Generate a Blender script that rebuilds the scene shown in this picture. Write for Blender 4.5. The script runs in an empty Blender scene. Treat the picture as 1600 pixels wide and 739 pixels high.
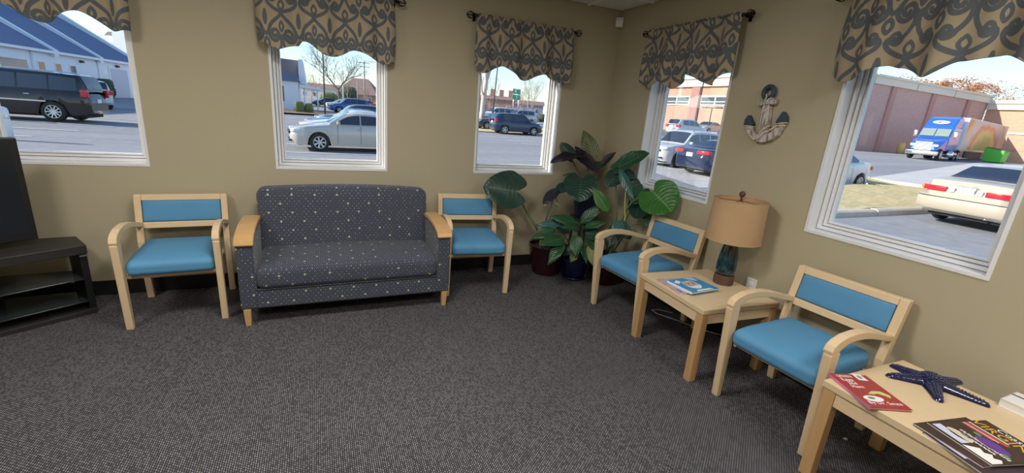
import bpy, bmesh, math, random
import numpy as np
from mathutils import Vector, Matrix, Euler
random.seed(7)
C = bpy.context.scene.collection
SC = bpy.context.scene
PI = math.pi

# ------------------------------------------------------------------ camera
cam_d = bpy.data.cameras.new('camera')
cam = bpy.data.objects.new('camera', cam_d); C.objects.link(cam)
SC.camera = cam
cam_d.sensor_fit = 'HORIZONTAL'; cam_d.sensor_width = 36.0
cam_d.lens = 677.073 / 1600.0 * 36.0
cam_d.clip_start = 0.02; cam_d.clip_end = 900
cam.matrix_world = Matrix(((0.915222, 0.039715, -0.400987, -2.64425), (-0.395491, 0.279109, -0.875034, -3.71717), (0.077167, 0.959438, 0.271153, 1.45000), (0, 0, 0, 1)))

# ------------------------------------------------------------------ sky, sun, ceiling light, exposure
SC.view_settings.view_transform = 'Standard'
SC.view_settings.look = 'None'
SC.view_settings.exposure = 0.0
SC.view_settings.gamma = 1.0
SC.view_settings.use_curve_mapping = False
w = bpy.data.worlds.new('sky'); SC.world = w; w.use_nodes = True
nt = w.node_tree
bg = nt.nodes['Background']
sky = nt.nodes.new('ShaderNodeTexSky'); sky.sky_type = 'NISHITA'
sky.sun_disc = False
sky.sun_elevation = math.radians(26); sky.sun_rotation = math.radians(-78)
sky.altitude = 0; sky.air_density = 1.0; sky.dust_density = 0.3; sky.ozone_density = 3.0
nt.links.new(sky.outputs[0], bg.inputs[0]); bg.inputs[1].default_value = 0.26
sun_d = bpy.data.lights.new('sun', 'SUN'); sun_d.energy = 7.4; sun_d.angle = 0.009; sun_d.color = (1.0, .90, .76)
sun = bpy.data.objects.new('sun', sun_d); C.objects.link(sun)
sd = Vector((.95, -.2, -.45)).normalized()            # travel direction of sunlight
sun.rotation_euler = sd.to_track_quat('-Z', 'Y').to_euler()
TROFFERS = ((-2.505, -2.26, 32), (-4.335, -2.26, 25), (-2.505, -4.09, 29), (-.98, -4.09, 20))   # ceiling grid cell, watts
SC.cycles.max_bounces = 8; SC.cycles.diffuse_bounces = 4; SC.cycles.glossy_bounces = 3
SC.cycles.transparent_max_bounces = 12; SC.cycles.sample_clamp_indirect = 4.0
SC.cycles.use_denoising = True

# ------------------------------------------------------------------ helpers
def link(o, parent=None):
    C.objects.link(o)
    if parent is not None: o.parent = parent
    return o
def tag(o, label=None, cat=None, group=None, kind=None):
    if label: o['label'] = label
    if cat: o['category'] = cat
    if group: o['group'] = group
    if kind: o['kind'] = kind
    return o
def empty(name, loc, rz=0.0, label=None, cat=None, group=None):
    o = bpy.data.objects.new(name, None); C.objects.link(o)
    o.empty_display_size = .1
    o.location = loc; o.rotation_euler = (0, 0, rz)
    return tag(o, label, cat, group)
def copy_tree(o, parent=None):
    c = o.copy(); C.objects.link(c)
    if parent is not None: c.parent = parent
    for ch in KIDS.get(o.name, []):
        k = copy_tree(ch, c)
    KIDS[c.name] = [x for x in []]
    return c
KIDS = {}
def reg(o, parent):
    if parent is not None: KIDS.setdefault(parent.name, []).append(o)
    return o

class MB:
    def __init__(s): s.v = []; s.f = []; s.uv = None; s.sm = None
    def add(s, vs, fs):
        n = len(s.v); s.v += [tuple(p) for p in vs]; s.f += [tuple(i + n for i in f) for f in fs]; return s
    def box(s, x0, x1, y0, y1, z0, z1):
        return s.add([(x0,y0,z0),(x1,y0,z0),(x1,y1,z0),(x0,y1,z0),(x0,y0,z1),(x1,y0,z1),(x1,y1,z1),(x0,y1,z1)],
                     [(0,3,2,1),(4,5,6,7),(0,1,5,4),(1,2,6,5),(2,3,7,6),(3,0,4,7)])
    def prism(s, poly, a, b, axis='x'):          # polygon extruded along an axis
        n = len(poly)
        def P(u, w, t):
            return (t, u, w) if axis == 'x' else ((u, t, w) if axis == 'y' else (u, w, t))
        vs = [P(u, w, a) for u, w in poly] + [P(u, w, b) for u, w in poly]
        fs = [tuple(range(n))[::-1], tuple(range(n, 2*n))] + [(i, (i+1) % n, n+(i+1) % n, n+i) for i in range(n)]
        return s.add(vs, fs)
    def lathe(s, prof, n=24, c=(0,0,0), caps=True):
        vs = []; fs = []
        for r, z in prof:
            for k in range(n):
                a = 2*PI*k/n; vs.append((c[0]+r*math.cos(a), c[1]+r*math.sin(a), c[2]+z))
        for i in range(len(prof)-1):
            for k in range(n):
                k2 = (k+1) % n; fs.append((i*n+k, i*n+k2, (i+1)*n+k2, (i+1)*n+k))
        if caps:
            fs.append(tuple(range(n))[::-1]); fs.append(tuple((len(prof)-1)*n+k for k in range(n)))
        return s.add(vs, fs)
    def tube(s, pts, r, n=8, caps=True, closed=False):
        pts = [Vector(p) for p in pts]; m = len(pts)
        rs = r if isinstance(r, (list, tuple)) else [r]*m
        vs = []; fs = []; ref = None
        for i, p in enumerate(pts):
            a = pts[(i-1) % m] if (i > 0 or closed) else p
            b = pts[(i+1) % m] if (i < m-1 or closed) else p
            t = (b-a).normalized() if (b-a).length > 1e-9 else Vector((0,0,1))
            if ref is None:
                ref = Vector((0,0,1)) if abs(t.z) < .9 else Vector((1,0,0))
            e1 = (ref - t*ref.dot(t)).normalized(); e2 = t.cross(e1); ref = e1
            for k in range(n):
                q = 2*PI*k/n; vs.append(p + (e1*math.cos(q)+e2*math.sin(q))*rs[i])
        for i in range(m if closed else m-1):
            j = (i+1) % m
            for k in range(n):
                k2 = (k+1) % n; fs.append((i*n+k, i*n+k2, j*n+k2, j*n+k))
        if caps and not closed:
            fs.append(tuple(range(n))[::-1]); fs.append(tuple((m-1)*n+k for k in range(n)))
        return s.add(vs, fs)
    def rbox(s, hx, hy, hz, r, c=(0,0,0), n=8, crown=0.0, fn=None):   # rounded, optionally crowned box
        idx = {}; vs = []; fs = []
        ts = [-1 + 2*i/n for i in range(n+1)]
        def warp(t, h):                       # denser samples near the rounded edges
            k = max(0.0, (h-r)/h)
            m = n//2; i = round((t+1)/2*n)
            st = max(1, n//4)
            if i <= st: return -1 + (1-k)*i/st
            if i >= n-st: return 1 - (1-k)*(n-i)/st
            return -k + 2*k*(i-st)/(n-2*st)
        def V(p):
            key = tuple(round(x, 4) for x in p)
            if key in idx: return idx[key]
            q = Vector((warp(p[0],hx)*hx, warp(p[1],hy)*hy, warp(p[2],hz)*hz))
            inn = Vector((max(-(hx-r), min(hx-r, q.x)), max(-(hy-r), min(hy-r, q.y)), max(-(hz-r), min(hz-r, q.z))))
            d = q-inn
            if d.length > 1e-9: q = inn + d.normalized()*r
            if crown:
                wgt = max(0, 1-(q.x/hx)**2)*max(0, 1-(q.y/hy)**2)
                if q.z > 0: q.z += crown*wgt
            if fn: q = fn(q)
            idx[key] = len(vs); vs.append((q.x+c[0], q.y+c[1], q.z+c[2])); return idx[key]
        for ax in range(3):
            for sg in (-1, 1):
                for i in range(n):
                    for j in range(n):
                        quad = []
                        for a, b in ((i,j),(i+1,j),(i+1,j+1),(i,j+1)):
                            p = [0,0,0]; p[ax] = sg; p[(ax+1)%3] = ts[a]; p[(ax+2)%3] = ts[b]; quad.append(V(p))
                        fs.append(tuple(quad if sg > 0 else quad[::-1]))
        return s.add(vs, fs)
    def grid(s, rows):                           # rows of points -> quads
        n = len(rows[0]); vs = [p for r in rows for p in r]; fs = []
        for i in range(len(rows)-1):
            for j in range(n-1): fs.append((i*n+j, i*n+j+1, (i+1)*n+j+1, (i+1)*n+j))
        return s.add(vs, fs)
    def xf(s, M):
        s.v = [tuple(M @ Vector(p)) for p in s.v]; return s
    def mesh(s, name, mat, smooth=False, boxuv=None):
        me = bpy.data.meshes.new(name); me.from_pydata(s.v, [], s.f); me.update()
        mats = mat if isinstance(mat, (list, tuple)) else [mat]
        for m in mats: me.materials.append(m)
        bm = bmesh.new(); bm.from_mesh(me); bmesh.ops.recalc_face_normals(bm, faces=bm.faces)
        if boxuv is not None:
            lay = bm.loops.layers.uv.new('UVMap')
            for f in bm.faces:
                nx, ny, nz = (abs(c) for c in f.normal)
                for l in f.loops:
                    p = l.vert.co
                    l[lay].uv = (p.x, p.z) if ny >= nx and ny >= nz else ((p.y, p.z) if nx >= nz else (p.x, p.y))
        bm.to_mesh(me); bm.free()
        if smooth:
            me.polygons.foreach_set('use_smooth', [True]*len(me.polygons))
        return me
    def build(s, name, mat, parent=None, smooth=False, bevel=0.0, label=None, kind=None, auto=None, loc=None, rz=None, boxuv=None, seg=2):
        me = s.mesh(name, mat, smooth or auto is not None, boxuv)
        if auto is not None:
            try: me.set_sharp_from_angle(angle=math.radians(auto))
            except Exception: pass
        o = bpy.data.objects.new(name, me); link(o, parent); reg(o, parent)
        if bevel:
            b = o.modifiers.new('bevel', 'BEVEL'); b.width = bevel; b.segments = seg; b.limit_method = 'ANGLE'; b.angle_limit = math.radians(40)
        if loc is not None: o.location = loc
        if rz is not None: o.rotation_euler = (0,0,rz)
        return tag(o, label, kind=kind)

def share(src, name, parent, loc=(0,0,0), rot=(0,0,0)):
    o = bpy.data.objects.new(name, src.data); link(o, parent); reg(o, parent)
    o.location = loc; o.rotation_euler = rot
    for m in src.modifiers:
        k = o.modifiers.new(m.name, m.type)
        if m.type == 'BEVEL': k.width = m.width; k.segments = m.segments; k.limit_method = 'ANGLE'; k.angle_limit = m.angle_limit
    return o

def text_into(mb, body, M, size, align='CENTER', depth=0.0004):
    cu = bpy.data.curves.new('lettering', 'FONT'); cu.body = body; cu.size = size; cu.align_x = align; cu.align_y = 'CENTER'
    cu.extrude = depth; cu.resolution_u = 2
    o = bpy.data.objects.new('lettering', cu); C.objects.link(o)
    dg = bpy.context.evaluated_depsgraph_get(); me = bpy.data.meshes.new_from_object(o.evaluated_get(dg))
    mb.add([M @ v.co for v in me.vertices], [tuple(p.vertices) for p in me.polygons])
    bpy.data.objects.remove(o); bpy.data.curves.remove(cu); bpy.data.meshes.remove(me)
    return mb

# ------------------------------------------------------------------ materials
def nodes(m):
    m.use_nodes = True; return m.node_tree, m.node_tree.nodes['Principled BSDF']
def mat(name, col, rough=.5, metal=0.0, spec=.5, coat=0.0, emit=None, es=0.0, bump=0.0, bscale=200.0, var=0.0, vscale=6.0):
    m = bpy.data.materials.new(name); t, b = nodes(m); L = t.links
    b.inputs['Base Color'].default_value = (*col, 1); b.inputs['Roughness'].default_value = rough
    b.inputs['Metallic'].default_value = metal; b.inputs['Specular IOR Level'].default_value = spec
    b.inputs['Coat Weight'].default_value = coat
    if emit: b.inputs['Emission Color'].default_value = (*emit, 1); b.inputs['Emission Strength'].default_value = es
    if var or bump:
        tc = t.nodes.new('ShaderNodeTexCoord')
    if var:
        n = t.nodes.new('ShaderNodeTexNoise'); n.inputs['Scale'].default_value = vscale; n.inputs['Detail'].default_value = 4
        L.new(tc.outputs['Object'], n.inputs['Vector'])
        mx = t.nodes.new('ShaderNodeMix'); mx.data_type = 'RGBA'
        mx.inputs[6].default_value = (*[c*(1-var) for c in col], 1); mx.inputs[7].default_value = (*[min(1, c*(1+var)) for c in col], 1)
        L.new(n.outputs['Fac'], mx.inputs[0]); L.new(mx.outputs[2], b.inputs['Base Color'])
    if bump:
        n2 = t.nodes.new('ShaderNodeTexNoise'); n2.inputs['Scale'].default_value = bscale; n2.inputs['Detail'].default_value = 3
        L.new(tc.outputs['Object'], n2.inputs['Vector'])
        bp = t.nodes.new('ShaderNodeBump'); bp.inputs['Strength'].default_value = bump; bp.inputs['Distance'].default_value = .002
        L.new(n2.outputs['Fac'], bp.inputs['Height']); L.new(bp.outputs[0], b.inputs['Normal'])
    return m
def mnode(t, op, a, b=None):
    n = t.nodes.new('ShaderNodeMath'); n.operation = op
    for i, x in enumerate((a, b)):
        if x is None: continue
        if isinstance(x, (int, float)): n.inputs[i].default_value = x
        else: t.links.new(x, n.inputs[i])
    return n.outputs[0]
def mixc(t, fac, a, b):
    mx = t.nodes.new('ShaderNodeMix'); mx.data_type = 'RGBA'
    t.links.new(fac, mx.inputs[0])
    for i, x in ((6, a), (7, b)):
        if isinstance(x, tuple): mx.inputs[i].default_value = (*x, 1)
        else: t.links.new(x, mx.inputs[i])
    return mx.outputs[2]
def wood(name, c1, c2, rough=.38, scale=(2.2, 30, 30), spec=.4):
    m = bpy.data.materials.new(name); t, b = nodes(m); L = t.links
    tc = t.nodes.new('ShaderNodeTexCoord'); mp = t.nodes.new('ShaderNodeMapping'); mp.inputs['Scale'].default_value = scale
    L.new(tc.outputs['Object'], mp.inputs['Vector'])
    n = t.nodes.new('ShaderNodeTexNoise'); n.inputs['Scale'].default_value = 2.0; n.inputs['Detail'].default_value = 6; n.inputs['Roughness'].default_value = .6
    L.new(mp.outputs[0], n.inputs['Vector'])
    L.new(mixc(t, n.outputs['Fac'], c1, c2), b.inputs['Base Color'])
    b.inputs['Roughness'].default_value = rough; b.inputs['Specular IOR Level'].default_value = spec
    return m

M = {}
M['wall'] = mat('wall_paint', (.465, .41, .285), .72, bump=.12, bscale=260, spec=.3)
M['ceil'] = mat('ceiling_tile', (.80, .79, .76), .9, bump=.5, bscale=120, spec=.1)
M['tbar'] = mat('ceiling_grid', (.85, .85, .84), .5)
M['base'] = mat('rubber_base', (.018, .018, .020), .45, spec=.35)
M['vinyl'] = mat('white_vinyl', (.80, .81, .83), .35)
M['reveal'] = mat('white_reveal', (.80, .80, .78), .5)
M['maple'] = wood('maple_v', (.80, .62, .40), (.70, .51, .30), scale=(26, 26, 2.2))
M['maple_x'] = wood('maple_x', (.80, .62, .40), (.70, .51, .30), scale=(2.2, 26, 26))
M['maple_y'] = wood('maple_y', (.80, .62, .40), (.70, .51, .30), scale=(26, 2.2, 26))
M['top'] = wood('laminate_top', (.76, .60, .39), (.68, .51, .31), .34, scale=(30, 2.0, 30), spec=.5)
M['leg'] = wood('oak_leg', (.62, .39, .185), (.50, .29, .125), scale=(26, 26, 2.2))
M['honey'] = wood('honey_oak', (.64, .40, .185), (.54, .31, .125), .3, scale=(26, 3, 26))
M['blue'] = mat('blue_upholstery', (.095, .29, .50), .55, spec=.35, bump=.15, bscale=900, var=.06)
M['blackwood'] = wood('black_ash', (.020, .019, .018), (.040, .038, .036), .42, scale=(3, 40, 40))
M['black'] = mat('black_plastic', (.012, .012, .014), .35)
M['metalblack'] = mat('black_iron', (.012, .010, .010), .42, metal=.6)
M['screen'] = mat('tv_screen', (.012, .016, .022), .16, spec=.6)
M['chrome'] = mat('chrome', (.75, .77, .80), .12, metal=1.0)
M['silver'] = mat('satin_silver', (.60, .61, .63), .3, metal=1.0)
M['white'] = mat('white_plastic', (.78, .78, .76), .4)
M['paper'] = mat('paper_pages', (.82, .80, .76), .8, spec=.2)
M['offw'] = mat('soft_white_print', (.86, .86, .86), .4)
M['soil'] = mat('potting_soil', (.030, .020, .014), .95, bump=.8, bscale=90)

def glass_mat(name='window_glass', tint=(.96, .98, .98), k=.3):
    m = bpy.data.materials.new(name); m.use_nodes = True; t = m.node_tree
    for n in list(t.nodes): t.nodes.remove(n)
    o = t.nodes.new('ShaderNodeOutputMaterial'); mx = t.nodes.new('ShaderNodeMixShader')
    tr = t.nodes.new('ShaderNodeBsdfTransparent'); tr.inputs[0].default_value = (*tint, 1)
    gl = t.nodes.new('ShaderNodeBsdfGlossy'); gl.inputs['Roughness'].default_value = 0.0
    fr = t.nodes.new('ShaderNodeFresnel'); fr.inputs[0].default_value = 1.45
    t.links.new(mnode(t, 'MULTIPLY', fr.outputs[0], k), mx.inputs[0])
    t.links.new(tr.outputs[0], mx.inputs[1]); t.links.new(gl.outputs[0], mx.inputs[2]); t.links.new(mx.outputs[0], o.inputs[0])
    return m
M['glass'] = glass_mat()

def carpet_mat():
    m = bpy.data.materials.new('carpet_weave'); t, b = nodes(m); L = t.links
    tc = t.nodes.new('ShaderNodeTexCoord'); sx = t.nodes.new('ShaderNodeSeparateXYZ'); L.new(tc.outputs['Object'], sx.inputs[0])
    px, py = .0085, .0125
    cx = mnode(t, 'FLOOR', mnode(t, 'DIVIDE', sx.outputs[0], px))
    odd = mnode(t, 'MODULO', mnode(t, 'ABSOLUTE', cx), 2.0)
    yy = mnode(t, 'ADD', mnode(t, 'DIVIDE', sx.outputs[1], py), mnode(t, 'MULTIPLY', odd, .5))
    cy = mnode(t, 'FLOOR', yy)
    cb = t.nodes.new('ShaderNodeCombineXYZ'); L.new(cx, cb.inputs[0]); L.new(cy, cb.inputs[1])
    wn = t.nodes.new('ShaderNodeTexWhiteNoise'); wn.noise_dimensions = '2D'; L.new(cb.outputs[0], wn.inputs['Vector'])
    fx = mnode(t, 'SUBTRACT', mnode(t, 'FRACT', mnode(t, 'DIVIDE', sx.outputs[0], px)), .5)
    fy = mnode(t, 'SUBTRACT', mnode(t, 'FRACT', yy), .5)
    d = mnode(t, 'SQRT', mnode(t, 'ADD', mnode(t, 'MULTIPLY', mnode(t, 'MULTIPLY', fx, fx), 1.5), mnode(t, 'MULTIPLY', fy, fy)))
    loop = mnode(t, 'SUBTRACT', 1.0, mnode(t, 'MINIMUM', mnode(t, 'MULTIPLY', d, 1.9), 1.0))
    bright = mnode(t, 'MULTIPLY', loop, mnode(t, 'ADD', mnode(t, 'MULTIPLY', wn.outputs['Value'], 1.05), .42))
    big = t.nodes.new('ShaderNodeTexNoise'); big.inputs['Scale'].default_value = 1.3; big.inputs['Detail'].default_value = 3; L.new(tc.outputs['Object'], big.inputs['Vector'])
    fac = mnode(t, 'MULTIPLY', bright, mnode(t, 'ADD', mnode(t, 'MULTIPLY', big.outputs['Fac'], .5), .75))
    cl = t.nodes.new('ShaderNodeClamp'); L.new(fac, cl.inputs[0])
    L.new(mixc(t, cl.outputs[0], (.030, .027, .029), (.33, .32, .345)), b.inputs['Base Color'])
    b.inputs['Roughness'].default_value = .95; b.inputs['Specular IOR Level'].default_value = .1
    bp = t.nodes.new('ShaderNodeBump'); bp.inputs['Strength'].default_value = .6; bp.inputs['Distance'].default_value = .003
    L.new(loop, bp.inputs['Height']); L.new(bp.outputs[0], b.inputs['Normal'])
    return m
M['carpet'] = carpet_mat()

def sofa_mat():
    m = bpy.data.materials.new('dotted_sofa_fabric'); t, b = nodes(m); L = t.links
    uv = t.nodes.new('ShaderNodeUVMap'); sx = t.nodes.new('ShaderNodeSeparateXYZ'); L.new(uv.outputs[0], sx.inputs[0])
    def lattice(p, q, r, square=False):
        row = mnode(t, 'FLOOR', mnode(t, 'DIVIDE', sx.outputs[1], q))
        odd = mnode(t, 'MODULO', mnode(t, 'ABSOLUTE', row), 2.0)
        u = mnode(t, 'ADD', mnode(t, 'DIVIDE', sx.outputs[0], p), mnode(t, 'MULTIPLY', odd, .5))
        cu = mnode(t, 'FLOOR', u)
        fu = mnode(t, 'MULTIPLY', mnode(t, 'ABSOLUTE', mnode(t, 'SUBTRACT', mnode(t, 'FRACT', u), .5)), p)
        fv = mnode(t, 'MULTIPLY', mnode(t, 'ABSOLUTE', mnode(t, 'SUBTRACT', mnode(t, 'FRACT', mnode(t, 'DIVIDE', sx.outputs[1], q)), .5)), q)
        if square: d = mnode(t, 'MAXIMUM', fu, fv)
        else: d = mnode(t, 'SQRT', mnode(t, 'ADD', mnode(t, 'MULTIPLY', fu, fu), mnode(t, 'MULTIPLY', fv, fv)))
        cb = t.nodes.new('ShaderNodeCombineXYZ'); L.new(cu, cb.inputs[0]); L.new(row, cb.inputs[1])
        wn = t.nodes.new('ShaderNodeTexWhiteNoise'); wn.noise_dimensions = '2D'; L.new(cb.outputs[0], wn.inputs['Vector'])
        return mnode(t, 'LESS_THAN', d, r), wn.outputs['Value'], cu, row
    med, sv, _, _ = lattice(.0300, .0185, .0023)
    fine, fv_, _, _ = lattice(.0118, .0092, .0019)
    big, gv, _, _ = lattice(.150, .062, .0062, True)
    base = mixc(t, fine, (.042, .048, .070), (.23, .255, .315))
    sf = mnode(t, 'MULTIPLY', med, mnode(t, 'ADD', mnode(t, 'MULTIPLY', mnode(t, 'POWER', sv, 2.0), .9), .10))
    c1 = mixc(t, sf, base, (.72, .74, .78))
    bf = mnode(t, 'MULTIPLY', big, mnode(t, 'GREATER_THAN', gv, .30))
    c2 = mixc(t, bf, c1, (.52, .49, .33))
    L.new(c2, b.inputs['Base Color']); b.inputs['Roughness'].default_value = .85; b.inputs['Specular IOR Level'].default_value = .2
    b.inputs['Sheen Weight'].default_value = .15
    return m
M['sofa'] = sofa_mat()

# ================================================================== ROOM SHELL
XL, YB, CZ, T = -5.3, -5.25, 2.442, .20
SILL, HEAD = .921, 2.03
WA = [(-4.511, -3.711), (-2.934, -2.135), (-1.367, -.571)]       # window openings of the back wall (x)
WB = [(-1.379, -.572), (-2.936, -2.135)]                          # window openings of the right wall (y)
floor = MB().box(XL-T, T, YB-T, T, -.12, 0).build('floor', M['carpet'], kind='structure')

def wall_with_openings(name, a0, a1, ops, flip):
    mb = MB()
    def bx(u0, u1, z0, z1):
        if flip: mb.box(0, T, u0, u1, z0, z1)
        else: mb.box(u0, u1, 0, T, z0, z1)
    ops = sorted(ops); cur = a0
    for o0, o1 in ops:
        bx(cur, o0, 0, 2.75); bx(o0, o1, 0, SILL); bx(o0, o1, HEAD, 2.75); cur = o1
    bx(cur, a1, 0, 2.75)
    return mb.build(name, M['wall'], kind='structure')
wall_back = wall_with_openings('wall_back', XL, T, WA, False)
wall_right = wall_with_openings('wall_right', YB, 0, WB, True)
MB().box(XL-T, XL, YB-T, T, 0, 2.75).build('wall_left', M['wall'], kind='structure')
MB().box(XL, T, YB-T, YB, 0, 2.75).build('wall_front', M['wall'], kind='structure')

# ceiling: structural deck, grid bars and lay-in tiles
ceiling = MB().box(XL, 0, YB, 0, CZ+.03, CZ+.10).build('ceiling', M['tbar'], kind='structure')
gx = [-.37 - .61*i for i in range(9)]; gy = [-.43 - .61*i for i in range(8)]
bars = MB()
for x in gx: bars.box(x-.012, x+.012, YB, 0, CZ-.004, CZ+.03)
for y in gy: bars.box(XL, 0, y-.012, y+.012, CZ-.003, CZ+.03)
bars.build('ceiling_grid', M['tbar'], ceiling, kind='stuff')
xs = [0] + gx + [XL]; ys = [0] + gy + [YB]
trof_cells = set()
for tx, ty, p in TROFFERS:
    i = min(range(len(xs)-1), key=lambda k: abs((xs[k]+xs[k+1])/2-tx)); j = min(range(len(ys)-1), key=lambda k: abs((ys[k]+ys[k+1])/2-ty))
    trof_cells.add((i, j))
cache = {}
for i in range(len(xs)-1):
    for j in range(len(ys)-1):
        if (i, j) in trof_cells: continue
        wx, wy = xs[i]-xs[i+1]-.026, ys[j]-ys[j+1]-.026
        if wx < .02 or wy < .02: continue
        key = (round(wx, 3), round(wy, 3))
        if key not in cache:
            cache[key] = MB().box(-wx/2, wx/2, -wy/2, wy/2, 0, .02).mesh('tile', M['ceil'])
        o = bpy.data.objects.new('tile', cache[key]); link(o, ceiling)
        o.location = ((xs[i]+xs[i+1])/2, (ys[j]+ys[j+1])/2, CZ+.006)
M['diff'] = mat('light_diffuser', (.9, .9, .88), .5, emit=(1, .97, .9), es=3.0)
for k, (i, j) in enumerate(sorted(trof_cells)):
    pw = min(TROFFERS, key=lambda q: abs(q[0]-(xs[i]+xs[i+1])/2)+abs(q[1]-(ys[j]+ys[j+1])/2))
    cx_, cy_ = (xs[i]+xs[i+1])/2, (ys[j]+ys[j+1])/2
    e = empty('ceiling_light', (cx_, cy_, CZ), 0, ['recessed ceiling light nearest the television corner', 'recessed ceiling light over the middle of the carpet', 'recessed ceiling light behind the viewer towards the middle', 'recessed ceiling light behind the viewer near the anchor wall'][k % 4], 'ceiling light', 'recessed ceiling lights')
    fr = MB(); h = .295
    for a in ((-h, h, -h, -h+.02), (-h, h, h-.02, h), (-h, -h+.02, -h, h), (h-.02, h, -h, h)): fr.box(*a, -.004, .02)
    fr.build('frame', M['vinyl'], e)
    MB().box(-h+.02, h-.02, -h+.02, h-.02, .006, .012).build('lens', M['diff'], e)
    ld = bpy.data.lights.new('lamp', 'AREA'); ld.shape = 'RECTANGLE'; ld.size = .55; ld.size_y = .55; ld.energy = pw[2]; ld.color = (1.0, .96, .90)
    lo = bpy.data.objects.new('lamp', ld); link(lo, e); lo.location = (0, 0, -.006)

# unseen roof over the room; slab and eave shaped to block the sun
roof = MB().box(XL-3.0, .42, YB-3, .42, 2.76, 3.10).build('roof', M['vinyl'], kind='structure')

# dark rubber base along the walls
bb = MB(); bb.box(XL+.011, 0, -.009, 0, 0, .104); bb.box(XL+.014, 0, -.014, 0, 0, .010)
bb.build('baseboard_back', M['base'], kind='structure')
bb = MB(); bb.box(-.009, 0, YB, -.009, 0, .104); bb.box(-.014, 0, YB, -.009, 0, .010)
bb.build('baseboard_right', M['base'], kind='structure')
MB().box(XL, XL+.010, YB, 0, 0, .104).build('baseboard_left', M['base'], kind='structure')

# windows
M['grey'] = mat('grey_seal', (.52, .54, .58), .6)
def window(n, a0, a1, flip):
    root = empty('window_%d' % n, (0, 0, 0)); root['kind'] = 'structure'
    def add(mb, u0, u1, d0, d1, z0, z1):
        if flip: mb.box(d0, d1, u0, u1, z0, z1)
        else: mb.box(u0, u1, d0, d1, z0, z1)
    # thin white bead round the opening and a lined reveal
    mb = MB(); e = .008
    for u0, u1, z0, z1 in ((a0-e, a0+e, SILL-e, HEAD+e), (a1-e, a1+e, SILL-e, HEAD+e), (a0+e, a1-e, SILL-e, SILL+e), (a0+e, a1-e, HEAD-e, HEAD+e)): add(mb, u0, u1, -.004, .012, z0, z1)
    mb.build('bead', M['vinyl'], root)
    mb = MB(); d = .088
    add(mb, a0, a0+.006, .012, d, SILL, HEAD); add(mb, a1-.006, a1, .012, d, SILL, HEAD); add(mb, a0, a1, .012, d, HEAD-.006, HEAD)
    mb.build('reveal', M['reveal'], root)
    mb = MB(); add(mb, a0, a1, .012, d, SILL, SILL+.010); mb.build('sill', M['vinyl'], root)
    # stepped vinyl frame
    mb = MB()
    for ins, wd, d0, d1 in ((.010, .017, .078, .15), (.031, .014, .098, .15), (.049, .010, .112, .148)):
        u0, u1, z0, z1 = a0+ins, a1-ins, SILL+ins+.004, HEAD-ins
        add(mb, u0, u0+wd, d0, d1, z0, z1); add(mb, u1-wd, u1, d0, d1, z0, z1)
        add(mb, u0+wd, u1-wd, d0, d1, z0, z0+wd); add(mb, u0+wd, u1-wd, d0, d1, z1-wd, z1)
    mb.build('frame', M['vinyl'], root)
    mb = MB()
    for u0, u1, z0, z1 in ((a0+.002, a0+.052, SILL+.01, HEAD-.005), (a1-.052, a1-.002, SILL+.01, HEAD-.005), (a0+.052, a1-.052, SILL+.01, SILL+.056), (a0+.052, a1-.052, HEAD-.052, HEAD-.005)): add(mb, u0, u1, .124, .152, z0, z1)
    mb.build('jamb', M['grey'], root)
    mb = MB(); add(mb, a0+.05, a1-.05, .128, .132, SILL+.054, HEAD-.05); mb.build('pane', M['glass'], root)
for k, (a, b) in enumerate(WA): window(k+1, a, b, False)
for k, (a, b) in enumerate(WB): window(k+4, a, b, True)

# ================================================================== VALANCES
def scroll_curves():
    """polylines (half of one mirror-symmetric repeat, unit: repeat 0.27 x 0.36) with half-widths"""
    P = []
    def spiral(cx, cy, r0, r1, a0, turns, n=70):
        out = []
        for i in range(n):
            t = i/(n-1); a = a0 + turns*2*PI*t; r = r0 + (r1-r0)*t
            out.append((cx + r*math.cos(a), cy + r*math.sin(a)))
        return out
    def bez(p0, p1, p2, p3, n=40):
        out = []
        for i in range(n):
            t = i/(n-1); s = 1-t
            out.append(tuple(s**3*a + 3*s*s*t*b + 3*s*t*t*c + t**3*d for a, b, c, d in zip(p0, p1, p2, p3)))
        return out
    # x 0..0.135 : from the scroll axis to the ogee axis; y 0..0.36 downwards
    P.append((bez((.0, .005), (.02, .05), (.112, .06), (.112, .145)), .0095))          # stem sweeping out
    P.append((spiral(.062, .145, .050, .010, 0, 1.45), .0088))                          # big scroll
    P.append((bez((.012, .150), (.004, .20), (.01, .225), (.045, .262)), .0085))
    P.append((spiral(.080, .262, .035, .007, PI, -1.35), .0078))                        # lower scroll
    P.append((bez((.115, .27), (.135, .30), (.10, .335), (.0, .36)), .0090))
    P.append((bez((.135, .0), (.128, .03), (.122, .05), (.135, .085)), .0075))          # ogee axis bud
    P.append((bez((.135, .175), (.105, .20), (.118, .225), (.135, .24)), .007))
    P.append((bez((.0, .285), (.03, .31), (.028, .325), (.0, .345)), .0065))            # small diamond on axis
    P.append((bez((.0, .06), (.022, .085), (.02, .10), (.0, .125)), .0068))
    P.append((bez((.112, .12), (.126, .135), (.130, .15), (.135, .155)), .006))
    return [(np.array(a), wd*1.35) for a, wd in P]
SCR = scroll_curves()
RW, RH = .27, .36
def scroll_sdf(u, v):
    """signed distance (positive inside the dark scroll) for rest coordinates u, v in metres"""
    x = np.abs(((u/RW) % 1.0) - .5)*RW              # mirror -> 0..0.135
    y = v % RH
    best = np.full(u.shape, -1.0)
    for pts, wd in SCR:
        for oy in (-RH, 0, RH):
            d = np.full(u.shape, 9.0)
            for i in range(0, len(pts), 1):
                dx = x-pts[i, 0]; dy = y-(pts[i, 1]+oy); np.minimum(d, dx*dx+dy*dy, out=d)
            np.maximum(best, wd-np.sqrt(d), out=best)
    return best
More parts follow.
